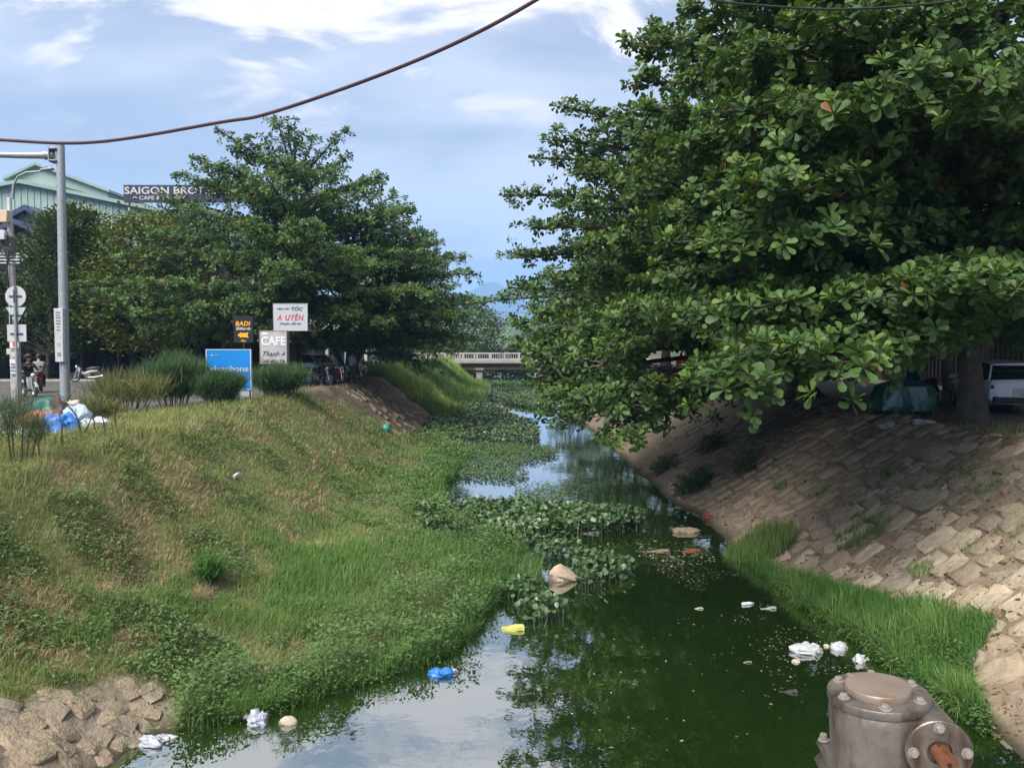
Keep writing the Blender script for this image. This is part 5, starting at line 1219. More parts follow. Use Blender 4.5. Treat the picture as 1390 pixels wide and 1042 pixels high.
for k in range(9):
    zc = z_at(338) - rw.uniform(-.25, .25); rr = rw.uniform(.12, .26); b.torus((rw.uniform(-.1, .15), -.18, zc), rr, .018, 'y', 16, 5)
b.build('cable_coil', M_CABLE2, root)
for k in range(4): b = MB().cyl((-.35, -.12, z_at(345) - .12 * k), (.4, -.12, z_at(345) - .12 * k), .03, 8); b.build('insulator_bar', M_STEEL, root)
b = MB(); b.tube([(.02, -.17, z_at(340)), (-.06, -.19, 5), (.05, -.18, 3.4), (-.03, -.18, 2.2)], [.03, .035, .03, .03], 6); b.build('riser_cable', M_CABLE2, root)
GW = 'black service wires running from the utility pole'
for i, (a, c_, e) in enumerate([((22, 305), (60, 330), (160, 372)), ((20, 318), (55, 350), (130, 398)), ((22, 330), (60, 362), (150, 410)), ((18, 342), (-20, 352), (-90, 345)), ((18, 322), (-15, 322), (-90, 306)), ((20, 355), (-20, 368), (-90, 372))]):
    cable(['topmost black service wire sloping right from the utility pole', 'second black service wire sloping right from the utility pole', 'lowest black service wire sloping right from the utility pole', 'service wire leaving left just below the coil', 'topmost service wire leaving left from the utility pole', 'lowest service wire leaving left from the utility pole'][i],
          [P(*a, 29.8), P(*c_, 31), P(*e, 36)], .018, M_CABLE2, 'service_wire', 'wire', GW)

# ------------------------------------------------------------------ road signs seen from behind
d = 27.5; p0 = P(22, 470, d)
root = empty('road_sign', (p0.x, d, 0), 0, 'stack of three road signs seen from behind on one post', 'road sign')
M_SB = pm('sign_back', (.46, .47, .48), .5, .08, 5, metal=.2)
b = MB(); b.cyl((0, 0, -.2), (0, 0, z_at(388, d)), .045, 12); b.build('post', M_STEEL, root)
s_ = d / FPX
b = MB(); b.lathe([(14 * s_, -.012), (14 * s_, .012)], Matrix.Translation((0, .06, z_at(402, d))) @ Matrix.Rotation(R(90), 4, 'X'), 36); b.build('round_plate', M_SB, root)
b = MB(); b.prism([(-13.5 * s_, z_at(417, d)), (13.5 * s_, z_at(417, d)), (1.2 * s_, z_at(439, d)), (-1.2 * s_, z_at(439, d))], .05, .075); b.build('triangle_plate', M_SB, root, smooth=False)
panel(root, 'square_plate', (0, .06, z_at(452, d)), (26 * s_, .024, 23 * s_), M_SB, .004)
for py in (402, 428, 453): b = MB().box((0, .035, z_at(py, d)), (17 * s_, .03, .06), bev=.006); b.build('clamp_bar', mat('sign_clamp', (.05, .05, .055), .6), root)
b = MB().box((0, -.02, z_at(402, d)), (.06, .05, 18 * s_), bev=.006); b.build('clamp_bar', mat('sign_clamp'), root)
d2 = 28.2; p1 = P(22, 470, d2)
root = empty('poster_post', (p1.x, d2, 0), 0, 'short post plastered with small notices below the road signs', 'post')
b = MB(); b.tube([(0, 0, -.2), (0, 0, z_at(464, d2))], .14, 12); b.build('post', M_CONC, root)
for (px, py, w, h, c) in [(23, 468, 12, 8, (.62, .60, .55)), (16, 477, 7, 8, (.45, .42, .36)), (24, 481, 9, 7, (.5, .42, .38)), (22, 492, 10, 9, (.58, .57, .6)), (23, 504, 10, 10, (.52, .5, .5))]:
    q = P(px, py, d2); panel(root, 'notice', (q.x - p1.x, -.155, q.z), (w * s_, .012, h * s_), mat('notice_%d' % py, c, .8, .15, 9), 0)
q = P(23, 467, d2); text('1', 3.5 * s_, 6 * s_, mat('notice_red', (.5, .04, .03), .7), root, (q.x - p1.x, -.168, q.z), 'number')
for k, py in enumerate((494, 499, 503, 508)): q = P(22, py, d2); text('0905', 7 * s_, 2.2 * s_, mat('notice_ink', (.1, .1, .2), .8), root, (q.x - p1.x, -.168, q.z), 'number')

# ------------------------------------------------------------------ advertising signs
def sign(label, pxs, d, board_m, frame_m, legs=(), depth=.08, name='sign_board', base=None, frame=.035):
    x0_, y0_, x1_, y1_ = pxs; a = P(x0_, y0_, d); c = P(x1_, y1_, d); cx = (a.x + c.x) / 2
    root = empty(name, (cx, d, 0), 0, label, 'sign')
    w, h, cz = c.x - a.x, a.z - c.z, (a.z + c.z) / 2
    panel(root, 'panel', (0, 0, cz), (w, depth, h), board_m, .006)
    if frame_m:
        for s in (-1, 1): panel(root, 'frame', (s * (w / 2 + frame / 2 - .004), 0, cz), (frame, depth + .02, h + 2 * frame), frame_m, .004)
        for s in (-1, 1): panel(root, 'frame', (0, 0, cz + s * (h / 2 + frame / 2 - .004)), (w - .01, depth + .02, frame), frame_m, .004)
    for (fx, z0, z1, r) in legs:
        b = MB().box((fx * w, .02, (z0 + z1) / 2), (r, r, z1 - z0), bev=.006); b.build('post', frame_m or M_STEEL, root)
    return root, w, h, cz, d / FPX
# blue phone shop sign
root, w, h, cz, s = sign('bright blue telephone shop sign rising out of the feathery bush', (281, 475, 341, 528), 27.0, pm('blue_sign', (.012, .20, .56), .35, .06, 1.5), pm('pale_blue_frame', (.45, .55, .65), .4, .06), [(-.49, -.2, 1.0, .08), (.49, -.2, 1.0, .1)], .1, frame=.03)
text('vinaphone', 52 * s, 10.5 * s, M_WHITE, root, (1.2 * s, -.056, cz + (501.5 - 501.5) * s - 0 * s), bold=.012)
b = MB(); b.lathe([(1.1 * s, -.004), (1.1 * s, .004)], Matrix.Translation((-22.5 * s, -.055, cz + 19.5 * s)) @ Matrix.Rotation(R(90), 4, 'X'), 14); b.build('emblem', M_WHITE, root)
text('vnpt vinaphone', 9 * s, 1.8 * s, M_WHITE, root, (-16.5 * s, -.056, cz + 19.5 * s), 'small_print')
panel(root, 'panel', (0, -.0, cz - h / 2 - .25), (w, .06, .42), mat('pale_sign_foot', (.5, .56, .6), .5), .004)
# black and yellow billiards sign
root, w, h, cz, s = sign('black billiards sign with yellow arrow pointing left', (317.5, 429, 344, 464.5), 31.5, pm('black_sign', (.018, .018, .02), .4), pm('black_frame', (.012, .012, .014), .4), [(0, -.2, 2.4, .1)], .08, frame=.02)
MY = pm('amber_print', (.78, .36, .02), .5, .05); 
text('BADI', 20 * s, 6 * s, MY, root, (-.3 * s, -.048, cz + 7.6 * s), bold=.02, shear=.15)
text('Billiards', 20 * s, 4 * s, M_WHITE, root, (.3 * s, -.048, cz + .9 * s), shear=.25, bold=.02)
b = MB(); b.prism([(-8 * s, cz - 8 * s), (-3.5 * s, cz - 4.3 * s), (-2.0 * s, cz - 5.2 * s), (7.2 * s, cz - 4.6 * s), (5.6 * s, cz - 8 * s), (7.2 * s, cz - 11.4 * s), (-2.0 * s, cz - 10.6 * s), (-3.5 * s, cz - 11.7 * s)], -.05, -.042); b.build('arrow', MY, root, smooth=False)
text('50m', 6.5 * s, 3 * s, MY, root, (0, -.048, cz - 15.5 * s), bold=.02)
# white hairdresser sign
root, w, h, cz, s = sign('white hairdresser sign with red italic name, highest of the signs', (371.5, 412.5, 417.5, 448.5), 31.0, pm('white_sign', (.42, .43, .46), .5, .06, 2, stain=((.34, .33, .32), 3, .6)), pm('grey_frame', (.4, .42, .45), .4), [(-.36, -.2, 2.8, .07), (-.12, -.2, 2.8, .07)], .08, frame=.02)
MRD = pm('faded_red_print', (.50, .07, .08), .6, .3, 3); MDB = pm('dark_blue_print', (.05, .055, .13), .6)
text('TIỆM UỐN', 17 * s, 3.4 * s, MDB, root, (-9.5 * s, -.048, cz + 11.5 * s), shear=.15, bold=.01)
text('TÓC', 16 * s, 6 * s, MDB, root, (9.5 * s, -.048, cz + 11.8 * s), shear=.3, bold=.012)
text('A UYÊN', 36 * s, 9.5 * s, MRD, root, (0, -.048, cz + .5 * s), shear=.25, bold=.015, space=1.2)
text('Chuyên uốn tóc', 29 * s, 4.5 * s, MDB, root, (0, -.048, cz - 8.5 * s), 'small_print', shear=.35)
# weathered cafe box sign
root, w, h, cz, s = sign('weathered grey cafe box sign below the white hairdresser sign', (354.5, 449.5, 390.5, 493), 30.2, pm('weathered_board', (.40, .39, .40), .7, .25, 2.2, stain=((.25, .22, .21), 2.2, .52)), pm('rusty_frame', (.24, .19, .16), .7, .2), [(-.45, -.2, 1.4, .09), (.45, -.2, 1.4, .09)], .28, frame=.03)
text('CAFE', 33 * s, 12 * s, pm('worn_white_print', (.66, .66, .66), .6, .1), root, (.3 * s, -.148, cz + 8.5 * s), bold=.03)
b = MB(); b.ball((-11 * s, -.142, cz + 17.6 * s), (4.5 * s, .01, 1.6 * s), 12, 6); b.ball((-12.5 * s, -.142, cz + 18.6 * s), (1.8 * s, .01, 1.5 * s), 10, 6); b.build('emblem', mat('worn_white', (.62, .62, .62), .6), root)
MDK = pm('dark_print', (.07, .065, .07), .7)
text('Thanh', 22 * s, 6.5 * s, MDK, root, (-3 * s, -.148, cz - 8.5 * s), shear=.4)
b = MB(); b.tube([(11 * s, -.145, cz - 9 * s), (13 * s, -.145, cz - 10 * s), (14.5 * s, -.145, cz - 8.5 * s), (14.6 * s, -.145, cz - 6 * s)], .022, 6); b.build('emblem', MDK, root)
text('CAFE MILO TEA', 33 * s, 4 * s, MDK, root, (0, -.148, cz - 18.8 * s), bold=.015)
# dark billboard on the roof behind the trees
d = 56.0; root, w, h, cz, s = sign('dark roof billboard with white cafe lettering behind the tree', (168.5, 251.5, 318, 275), d, pm('navy_board', (.025, .028, .055), .5), None, [(-.46, 7.5, 13.6, .12), (-.2, 7.5, 13.6, .12), (.2, 7.5, 13.6, .12), (.46, 7.5, 13.6, .12)], .2, name='roof_billboard')
text('SAIGON BROTHERS', 145 * s, 9.5 * s, M_WHITE, root, (0, -.11, cz + 4.2 * s), bold=.014)
text('CAFE & EATERY', 62 * s, 5 * s, M_WHITE, root, (-22 * s, -.11, cz - 5.6 * s), bold=.012)
b = MB(); b.tube([(-61 * s, -.11, cz - 6 * s), (-58 * s, -.11, cz - 4.6 * s), (-56 * s, -.11, cz - 6.4 * s)], .05, 6); b.build('emblem', mat('gold_print', (.5, .36, .1), .5), root)

# ------------------------------------------------------------------ buildings
def roof_mat(name, c): return pm(name, c, .55, .1, 2, spec=.3)
def warehouse():
    d = 62.0; q = lambda px, py, dd=d: P(px, py, dd)
    M_W = pm('pale_green_cladding', (.27, .36, .33), .6, .07, .5); M_RF = pm('green_roof_sheet', (.23, .32, .29), .5, .08, .5)
    a, r_, e = q(-170, 286), q(30, 250), q(236, 292)
    root = empty('warehouse', (r_.x, d, 0), 0, 'big pale green gabled warehouse with a raised roof monitor', 'building')
    lx, rx = a.x - r_.x, e.x - r_.x; D = 34
    b = MB(); b.prism([(lx, 0), (lx, a.z), (0, r_.z), (rx, e.z), (rx, 0)], 0, D); b.build('wall', M_W, root, smooth=False)
    rib = MB().box((0, 0, 0), (.09, .07, 1)).mesh('cladding_rib')
    n = 46
    for k in range(n):
        x = lx + (rx - lx) * (k + .5) / n; z = (a.z + (r_.z - a.z) * (x - lx) / (0 - lx)) if x < 0 else (r_.z + (e.z - r_.z) * x / rx)
        o = mobj('cladding_rib', rib, M_W, root, (x, -.02, z / 2 + 2.5)); o.scale = (1, 1, z - 5.2)
    for (x0, z0, x1, z1) in ((lx - .6, a.z - .1, 0, r_.z), (0, r_.z, rx + .6, e.z - .12)):
        b = MB(); b.prism([(x0, z0), (x1, z1), (x1, z1 + .28), (x0, z0 + .28)], -.5, D + .3); b.build('roof', M_RF, root, smooth=False)
    # roof monitor
    ml, mr_, mm = q(8, 242), q(141, 262), q(45, 223)
    l2, r2, c2 = ml.x - r_.x, mr_.x - r_.x, mm.x - r_.x
    b = MB(); b.prism([(l2, r_.z - 1.2), (l2, ml.z), (c2, mm.z), (r2, mr_.z + .15), (r2, e.z)], .6, D - 3); b.build('roof_monitor', M_W, root, smooth=False)
    for (x0, z0, x1, z1) in ((l2 - .4, ml.z - .1, c2, mm.z), (c2, mm.z, r2 + .3, mr_.z + .1)):
        b = MB(); b.prism([(x0, z0), (x1, z1), (x1, z1 + .22), (x0, z0 + .22)], .2, D - 2.6); b.build('roof', M_RF, root, smooth=False)
    v0, v1, v2 = q(70, 257), q(139, 266), q(72, 249)
    b = MB(); b.prism([(v0.x - r_.x, v0.z - .1), (v1.x - r_.x, v1.z - .1), (v2.x - r_.x, v2.z)], .48, .62); b.build('vent', pm('vent_dark', (.03, .035, .04), .8), root, smooth=False)
warehouse()
def gable_house():
    d = 53.0; q = lambda px, py: P(px, py, d); top = q(42, 283); l, r_ = q(-18, 316), q(72, 306)
    M_BL = pm('dark_blue_tile', (.035, .055, .10), .5, .2, 3); M_GY = pm('grey_render', (.27, .26, .26), .85, .15, 1.5)
    root = empty('gable_house', (top.x, d, 0), 0, 'grey house with dark blue gabled roof and white slats', 'building')
    lx, rx = l.x - top.x, r_.x - top.x
    b = MB(); b.prism([(lx, 0), (lx, l.z), (0, top.z - .1), (rx, r_.z), (rx, 0)], 0, 9); b.build('wall', M_GY, root, smooth=False)
    for (x0, z0, x1, z1) in ((lx - .4, l.z - .15, 0, top.z), (0, top.z, rx + .5, r_.z - .25)):
        b = MB(); b.prism([(x0, z0 - .22), (x1, z1 - .22), (x1, z1 + .15), (x0, z0 + .15)], -.7, 9.4); b.build('roof', M_BL, root, smooth=False)
    q2 = q(52, 312); b = MB(); b.prism([(lx - .6, q(0, 316).z - .9), (-.2, q(0, 302).z), (1.1, q2.z - .1), (1.1, q2.z - .4), (-.2, q(0, 302).z - .35), (lx - .6, q(0, 316).z - 1.25)], -1.6, -.02); b.build('roof', M_BL, root, smooth=False)
    for k in range(7):
        x = -2.6 + .62 * k; b = MB().box((x, -.12, q(0, 338).z + .2 * (k % 2)), (.2, .12, 1.5), Matrix.Rotation(R(24 if k > 3 else -14), 4, 'Y'), .02); b.build('slat', M_WHITE, root)
    for k in range(2): b = MB().box((-1.8 + 1.9 * k, -.05, 6.4), (1.0, .12, 1.3), bev=.02); w_ = b.build('window', M_WHITE, root); panel(w_, 'pane', (-1.8 + 1.9 * k, -.118, 6.4), (.8, .02, 1.1), M_GLASS, .004)
    b = MB().box((-.5, -.4, q(0, 352).z), (5.5, .7, .5), bev=.03); b.build('balcony', M_WHITE, root)
gable_house()
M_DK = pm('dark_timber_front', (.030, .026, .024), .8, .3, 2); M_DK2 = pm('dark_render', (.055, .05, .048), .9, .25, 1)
def shop(name, label, x0, x1, y0, dep, h, wall_m, bays=4, roof_m=None, cat='building', door_m=None):
    """low shop house with a recessed dark ground floor, posts and shutters; front faces -Y"""
    root = empty(name, ((x0 + x1) / 2, y0, 0), 0, label, cat); w = x1 - x0
    b = MB(); b.box((0, dep / 2 + 1.2, h / 2), (w, dep - 2.4, h)); b.box((0, 1.0, 3.4 + (h - 3.4) / 2), (w, 1.9, h - 3.4)); b.build('wall', wall_m, root, smooth=False)
    for k in range(bays + 1): b = MB().box((-w / 2 + .15 + (w - .3) * k / bays, .25, 1.7), (.28, .3, 3.4), bev=.02); b.build('column', wall_m, root)
    for k in range(bays):
        xc = -w / 2 + w * (k + .5) / bays; dr = panel(root, 'shutter', (xc, 2.30, 1.45), (w / bays * .8, .1, 2.9), door_m or M_DK, .01)
        for j in range(9): panel(dr, 'slat', (xc, 2.23, .2 + .31 * j), (w / bays * .78, .05, .26), door_m or M_DK, .01)
    b = MB().box((0, dep / 2, h + .12), (w + .5, dep + .6, .24), bev=.03); b.build('roof', roof_m or M_DK2, root)
    b = MB(); b.prism([(-w / 2, 3.2), (w / 2, 3.2), (w / 2, 3.32), (-w / 2, 3.32)], -.9, .1); b.build('awning', mat('awning_dark', (.05, .052, .055), .7), root, smooth=False)
    return root
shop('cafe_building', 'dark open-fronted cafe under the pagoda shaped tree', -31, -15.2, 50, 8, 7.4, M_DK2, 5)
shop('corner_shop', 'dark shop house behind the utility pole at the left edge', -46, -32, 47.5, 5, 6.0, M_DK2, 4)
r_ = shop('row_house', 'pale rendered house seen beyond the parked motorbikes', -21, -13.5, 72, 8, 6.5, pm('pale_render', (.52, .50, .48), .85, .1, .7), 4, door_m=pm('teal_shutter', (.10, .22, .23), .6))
def right_house(label, y0, y1, h, m, k, gate=True):
    root = empty('town_house', (21.0, (y0 + y1) / 2, 0), 0, label, 'building'); w = y1 - y0
    b = MB(); b.box((4.5, 0, h / 2), (8.4, w - .06, h)); b.build('wall', m, root, smooth=False)
    b = MB().box((4.1, 0, h + .13), (9.4, w + .1, .26), bev=.03); b.build('roof', M_DK2, root)
    if gate:
        n = int(w / .34); bar = MB().box((0, 0, 0), (.05, .07, 2.5), bev=.008).mesh('gate_bar')
        for i in range(n): mobj('gate_bar', bar, mat('gate_steel', (.09, .085, .085), .5, .2, 5), root, (-.55, -w / 2 + .2 + i * (w - .3) / n, 1.35))
        for zz in (.25, 2.45): b = MB().box((-.55, 0, zz), (.07, w - .1, .07), bev=.008); b.build('gate_rail', mat('gate_steel'), root)
    for i in range(2):
        yy = -w / 4 + w / 2 * i; f = panel(root, 'window', (.26, yy, h - 2.0), (.1, 1.3, 1.4), M_DK, .01); panel(f, 'pane', (.2, yy, h - 2.0), (.03, 1.1, 1.2), M_GLASS, .004)
    b = MB().box((.28, 0, 1.4), (.12, w * .5, 2.6), bev=.02); b.build('door', M_DK, root)
    b = MB(); b.box((-.25, 0, 3.1), (1.2, w * .9, .12), bev=.02); b.build('awning', mat('awning_dark'), root)
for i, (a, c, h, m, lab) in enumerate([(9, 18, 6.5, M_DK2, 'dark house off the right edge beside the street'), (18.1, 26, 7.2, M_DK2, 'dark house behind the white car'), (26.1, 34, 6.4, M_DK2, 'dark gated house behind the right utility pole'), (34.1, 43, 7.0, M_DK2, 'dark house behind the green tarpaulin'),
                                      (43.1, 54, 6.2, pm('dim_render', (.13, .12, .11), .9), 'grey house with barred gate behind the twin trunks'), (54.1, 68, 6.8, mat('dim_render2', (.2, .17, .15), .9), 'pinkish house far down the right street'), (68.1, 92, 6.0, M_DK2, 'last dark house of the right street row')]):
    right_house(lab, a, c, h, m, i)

# ------------------------------------------------------------------ people
def skin_mesh(name, pts, edges, m, parent, sub=1):
    """pts: {name: (x,y,z,r)}; one continuous skinned surface"""
    keys = list(pts); me = bpy.data.meshes.new('t'); me.from_pydata([pts[k][:3] for k in keys], [(keys.index(a), keys.index(b)) for a, b in edges], [])
    o = bpy.data.objects.new('t', me); COL.objects.link(o); mod = o.modifiers.new('s', 'SKIN')
    for i, k in enumerate(keys):
        r = pts[k][3]; r = r if hasattr(r, '__len__') else (r, r); me.skin_vertices[0].data[i].radius = r
    me.skin_vertices[0].data[0].use_root = True
    sb = o.modifiers.new('b', 'SUBSURF'); sb.levels = sub; sb.render_levels = sub
    bpy.context.view_layer.update(); out = bpy.data.meshes.new_from_object(o.evaluated_get(bpy.context.evaluated_depsgraph_get())); bpy.data.objects.remove(o); out.name = name
    if len(out.polygons): out.polygons.foreach_set('use_smooth', [True] * len(out.polygons))
    return mobj(name, out, m, parent)
def person(label, loc, rz, pose, shirt, trousers, hair='hair', hair_c=(.02, .016, .013), mask=None, helmet=None, group=None, sleeve='long'):
    root = empty('person', loc, rz, label, 'person', group)
    J = {'pel': (0, 0, .93, (.15, .11)), 'waist': (0, 0, 1.08, (.14, .10)), 'chest': (0, .0, 1.28, (.17, .115)), 'neckb': (0, 0, 1.43, (.085, .08)), 'neck': (0, .0, 1.5, .052), 'jaw': (0, -.02, 1.56, (.062, .072)), 'head': (0, -.0, 1.65, (.078, .096)), 'crown': (0, .01, 1.735, (.045, .05))}
    for s, n in ((-1, 'l'), (1, 'r')):
        J.update({n + 'sh': (s * .18, 0, 1.39, .062), n + 'el': (s * .23, .02, 1.12, .043), n + 'wr': (s * .23, -.06, .88, .031), n + 'ha': (s * .225, -.08, .80, (.038, .022)),
                  n + 'hip': (s * .095, 0, .86, .092), n + 'kn': (s * .10, -.01, .48, .06), n + 'an': (s * .10, .02, .09, .042), n + 'to': (s * .11, -.13, .035, (.045, .03))})
    for k, v in pose.items():
        J[k] = tuple(v) + (J[k][3],)
    E = [('pel', 'waist'), ('waist', 'chest'), ('chest', 'neckb'), ('neckb', 'neck'), ('neck', 'jaw'), ('jaw', 'head'), ('head', 'crown')]
    for n in 'lr': E += [('chest', n + 'sh'), (n + 'sh', n + 'el'), (n + 'el', n + 'wr'), (n + 'wr', n + 'ha'), ('pel', n + 'hip'), (n + 'hip', n + 'kn'), (n + 'kn', n + 'an'), (n + 'an', n + 'to')]
    skin_mesh('body', J, E, M_SKIN, root)
    g = lambda v, a: tuple(v[:3]) + ((tuple(x + a for x in v[3]) if hasattr(v[3], '__len__') else v[3] + a),)
    S = {k: g(J[k], .034 if k in ('waist', 'chest') else .018) for k in ('waist', 'chest', 'neckb', 'lsh', 'rsh', 'lel', 'rel')}; S['pel'] = g(J['pel'], .034)
    S['chest'] = tuple(J['chest'][:3]) + ((.20, .165),); S['waist'] = tuple(J['waist'][:3]) + ((.175, .15),)
    ES = [('waist', 'pel'), ('waist', 'chest'), ('chest', 'neckb'), ('chest', 'lsh'), ('chest', 'rsh'), ('lsh', 'lel'), ('rsh', 'rel')]
    if sleeve == 'long':
        S['lwr'] = g(J['lwr'], .014); S['rwr'] = g(J['rwr'], .014); ES += [('lel', 'lwr'), ('rel', 'rwr')]
    skin_mesh('jacket' if sleeve == 'long' else 'shirt', S, ES, shirt, root)
    T = {k: g(J[k], .014) for k in ('pel', 'lhip', 'rhip', 'lkn', 'rkn', 'lan', 'ran')}
    skin_mesh('trousers', T, [('pel', 'lhip'), ('pel', 'rhip'), ('lhip', 'lkn'), ('rhip', 'rkn'), ('lkn', 'lan'), ('rkn', 'ran')], trousers, root)
    for n in 'lr':
        a, t = J[n + 'an'], J[n + 'to']; skin_mesh('shoe', {'a': (a[0], a[1] + .02, a[2] - .03, .05), 'b': (t[0], t[1], t[2] + .01, (.052, .04))}, [('a', 'b')], mat('shoe', (.03, .028, .028), .6), root)
    hd = Vector(J['head'][:3]); fw = Vector((0, -1, 0))
    b = MB()
    if helmet:
        b.ball(hd + Vector((0, .01, .05)), (.135, .15, .125), 16, 10); b.build('helmet', helmet, root)
        b = MB().box(hd + Vector((0, -.15, .07)), (.2, .1, .02), bev=.008); b.build('visor', helmet, root)
    else:
        b.ball(hd + Vector((0, .025, .035)), (.096, .105, .105), 14, 9); b.build('hair', mat(hair, hair_c, .6), root)
    b = MB(); b.ball(hd + Vector((0, -.105, -.02)), (.014, .02, .022), 8, 6)
    for s in (-1, 1): b.ball(hd + Vector((s * .085, .01, -.01)), (.012, .02, .03), 8, 6)
    b.build('face', M_SKIN, root)
    e = MB(); [e.ball(hd + Vector((s * .033, -.09, .005)), .010, 8, 6) for s in (-1, 1)]; e.build('eyes', M_BLACK, root)
    if mask: b = MB(); b.ball(hd + Vector((0, -.055, -.06)), (.075, .062, .06), 12, 8); b.build('face_mask', mask, root)
    return root
# ------------------------------------------------------------------ motorbikes
def motorbike(label, loc, rz, body_m, group=None):
    """length along local Y, front towards -Y"""
    root = empty('motorbike', loc, rz, label, 'motorbike', group)
    for y, nm in ((-.62, 'front_wheel'), (.62, 'rear_wheel')):
        b = MB(); b.torus((0, y, .29), .245, .045, 'x', 24, 8); w = b.build(nm, M_RUBBER, root)
        b = MB(); b.torus((0, y, .29), .205, .018, 'x', 24, 6); b.build('rim', M_CHROME, w)
        b = MB(); b.cyl((-.05, y, .29), (.05, y, .29), .05, 12)
        for k in range(10): a = k * .628; b.cyl((0, y, .29), (0, y + .2 * math.cos(a), .29 + .2 * math.sin(a)), .006, 4)
        b.build('spokes', M_CHROME, w)
    b = MB(); b.tube([(0, .58, .62), (0, .25, .60), (0, -.12, .46), (0, -.36, .62), (0, -.44, .86)], [.10, .12, .10, .085, .07], 12); b.build('body', body_m, root)
    b = MB(); b.box((0, -.34, .56), (.36, .06, .5), Matrix.Rotation(R(-14), 4, 'X'), .03); b.build('leg_shield', body_m, root)
    b = MB(); b.tube([(0, -.02, .70), (0, .25, .76), (0, .62, .78), (0, .74, .77)], [.07, .125, .12, .05], 12); b.build('seat', M_BLACK, root)
    b = MB(); b.box((0, .1, .38), (.2, .34, .24), bev=.05); b.cyl((-.12, .0, .33), (.12, .0, .33), .1, 14); b.build('engine', mat('engine_metal', (.14, .14, .145), .5, .3, 9, metal=.5), root)
    for s in (-1, 1): b = MB(); b.cyl((s * .07, -.62, .29), (s * .055, -.45, .86), .025, 8); b.build('fork', M_CHROME, root)
    b = MB(); b.tube([(-.33, -.34, 1.0), (-.15, -.42, .98), (0, -.44, .93), (.15, -.42, .98), (.33, -.34, 1.0)], .016, 8); b.build('handlebar', M_BLACK, root)
    b = MB(); b.ball((0, -.52, .86), (.1, .08, .1), 14, 9); b.build('headlight', M_CHROME, root)
    b = MB(); b.ball((0, .80, .68), (.08, .05, .05), 10, 7); b.build('tail_light', M_RED, root)
    for s in (-1, 1):
        b = MB(); b.cyl((s * .22, -.4, .99), (s * .3, -.38, 1.17), .008, 6); b.ball((s * .31, -.37, 1.2), (.06, .015, .045), 10, 6); b.build('mirror', M_BLACK, root)
    b = MB(); [b.add([(x, -.62 + .31 * math.cos(a), .29 + .31 * math.sin(a)) for a in np.linspace(.5, 2.7, 9) for x in (-.055, .055)], [(2 * i, 2 * i + 1, 2 * i + 3, 2 * i + 2) for i in range(8)])]; b.build('front_mudguard', body_m, root)
    b = MB(); b.tube([(.13, .1, .28), (.15, .4, .27), (.15, .86, .36)], [.03, .05, .045], 10); b.build('exhaust', M_CHROME, root)
    b = MB(); b.tube([(0, .55, .58), (.0, .76, .55), (0, .92, .38)], [.07, .06, .05], 8); b.build('rear_mudguard', M_BLACK, root)
    return root
M_DKB = pm('dark_bike_paint', (.025, .026, .032), .3, .15, 6, spec=.5); M_WB = pm('white_bike_paint', (.33, .33, .34), .35, .08, 6, spec=.5); M_BLU = pm('navy_bike_paint', (.03, .05, .13), .3, .1, 6, spec=.5)
GM = 'motorbikes parked under the left bank tree'
mb0 = motorbike('dark motorbike, leftmost of the row parked beside the cafe sign', P(428, 470, 40.5).xy.to_3d(), R(75), M_DKB, GM)
def place(px, d): p = P(px, 470, d); return Vector((p.x, p.y, .0))
mb0.location = place(432, 40.5)
for (px, d, rz, lab) in [(447, 42, 62, 'second dark motorbike of the parked row, behind the leftmost'), (470, 43.5, 20, 'dark motorbike with its front wheel towards the camera, left of the trunk fork'), (418, 43.8, 95, 'dark motorbike partly hidden by the cafe sign bush'), (484, 47, 40, 'dark motorbike parked just left of the standing man'), (500, 60, 60, 'dark motorbike at the left of the farther row behind the man'), (512, 61, 60, 'dark motorbike at the right of the farther row behind the man')]:
    copy_tree(mb0, None, place(px, d), R(rz), lab)
mbr = motorbike('red and black motorbike parked in the middle of the left row', place(459, 41.6), R(35), pm('dark_red_bike', (.16, .015, .02), .3, spec=.5), GM)
mbs = motorbike('silver motorbike parked alone across the street right of the mast', place(117, 43.2), R(-80), M_WB)
mbw = motorbike('white scooter ridden along the left street', place(38, 30.5), R(48), M_WB)
ridepose = lambda: {'pel': (0, .22, .86), 'waist': (0, .17, 1.0), 'chest': (0, .09, 1.19), 'neckb': (0, .04, 1.33), 'neck': (0, .02, 1.4), 'jaw': (0, -.01, 1.46), 'head': (0, .01, 1.55), 'crown': (0, .02, 1.635), 'lsh': (-.18, .06, 1.29), 'rsh': (.18, .06, 1.29), 'lel': (-.27, -.1, 1.1), 'rel': (.27, -.1, 1.1), 'lwr': (-.29, -.27, 1.03), 'rwr': (.29, -.27, 1.03), 'lha': (-.30, -.345, 1.01), 'rha': (.30, -.345, 1.01),
                     'lhip': (-.1, .17, .82), 'rhip': (.1, .17, .82), 'lkn': (-.16, -.18, .72), 'rkn': (.16, -.18, .72), 'lan': (-.17, -.12, .33), 'ran': (.17, -.12, .33), 'lto': (-.17, -.27, .28), 'rto': (.17, -.27, .28)}
M_JKD = pm('dark_jacket', (.022, .022, .028), .8, .2, 6); M_JKG = pm('grey_jacket', (.20, .195, .19), .85, .15, 6); M_TRD = pm('dark_trousers', (.03, .03, .036), .85, .2, 6)
person('motorcyclist in a black jacket with dark helmet and pink face mask', place(38, 30.5), R(48), ridepose(), M_JKD, M_TRD, mask=pm('pink_mask', (.62, .18, .20), .7), helmet=pm('dark_helmet', (.045, .03, .035), .3, spec=.5))
pr0 = person('rider in a grey jacket seen from behind on a red motorbike', place(52, 33.5), R(205), ridepose(), M_JKG, M_TRD, hair='brown_hair', hair_c=(.05, .03, .02))
motorbike('red motorbike ridden away beside the white scooter', place(52, 33.5), R(205), M_RED)
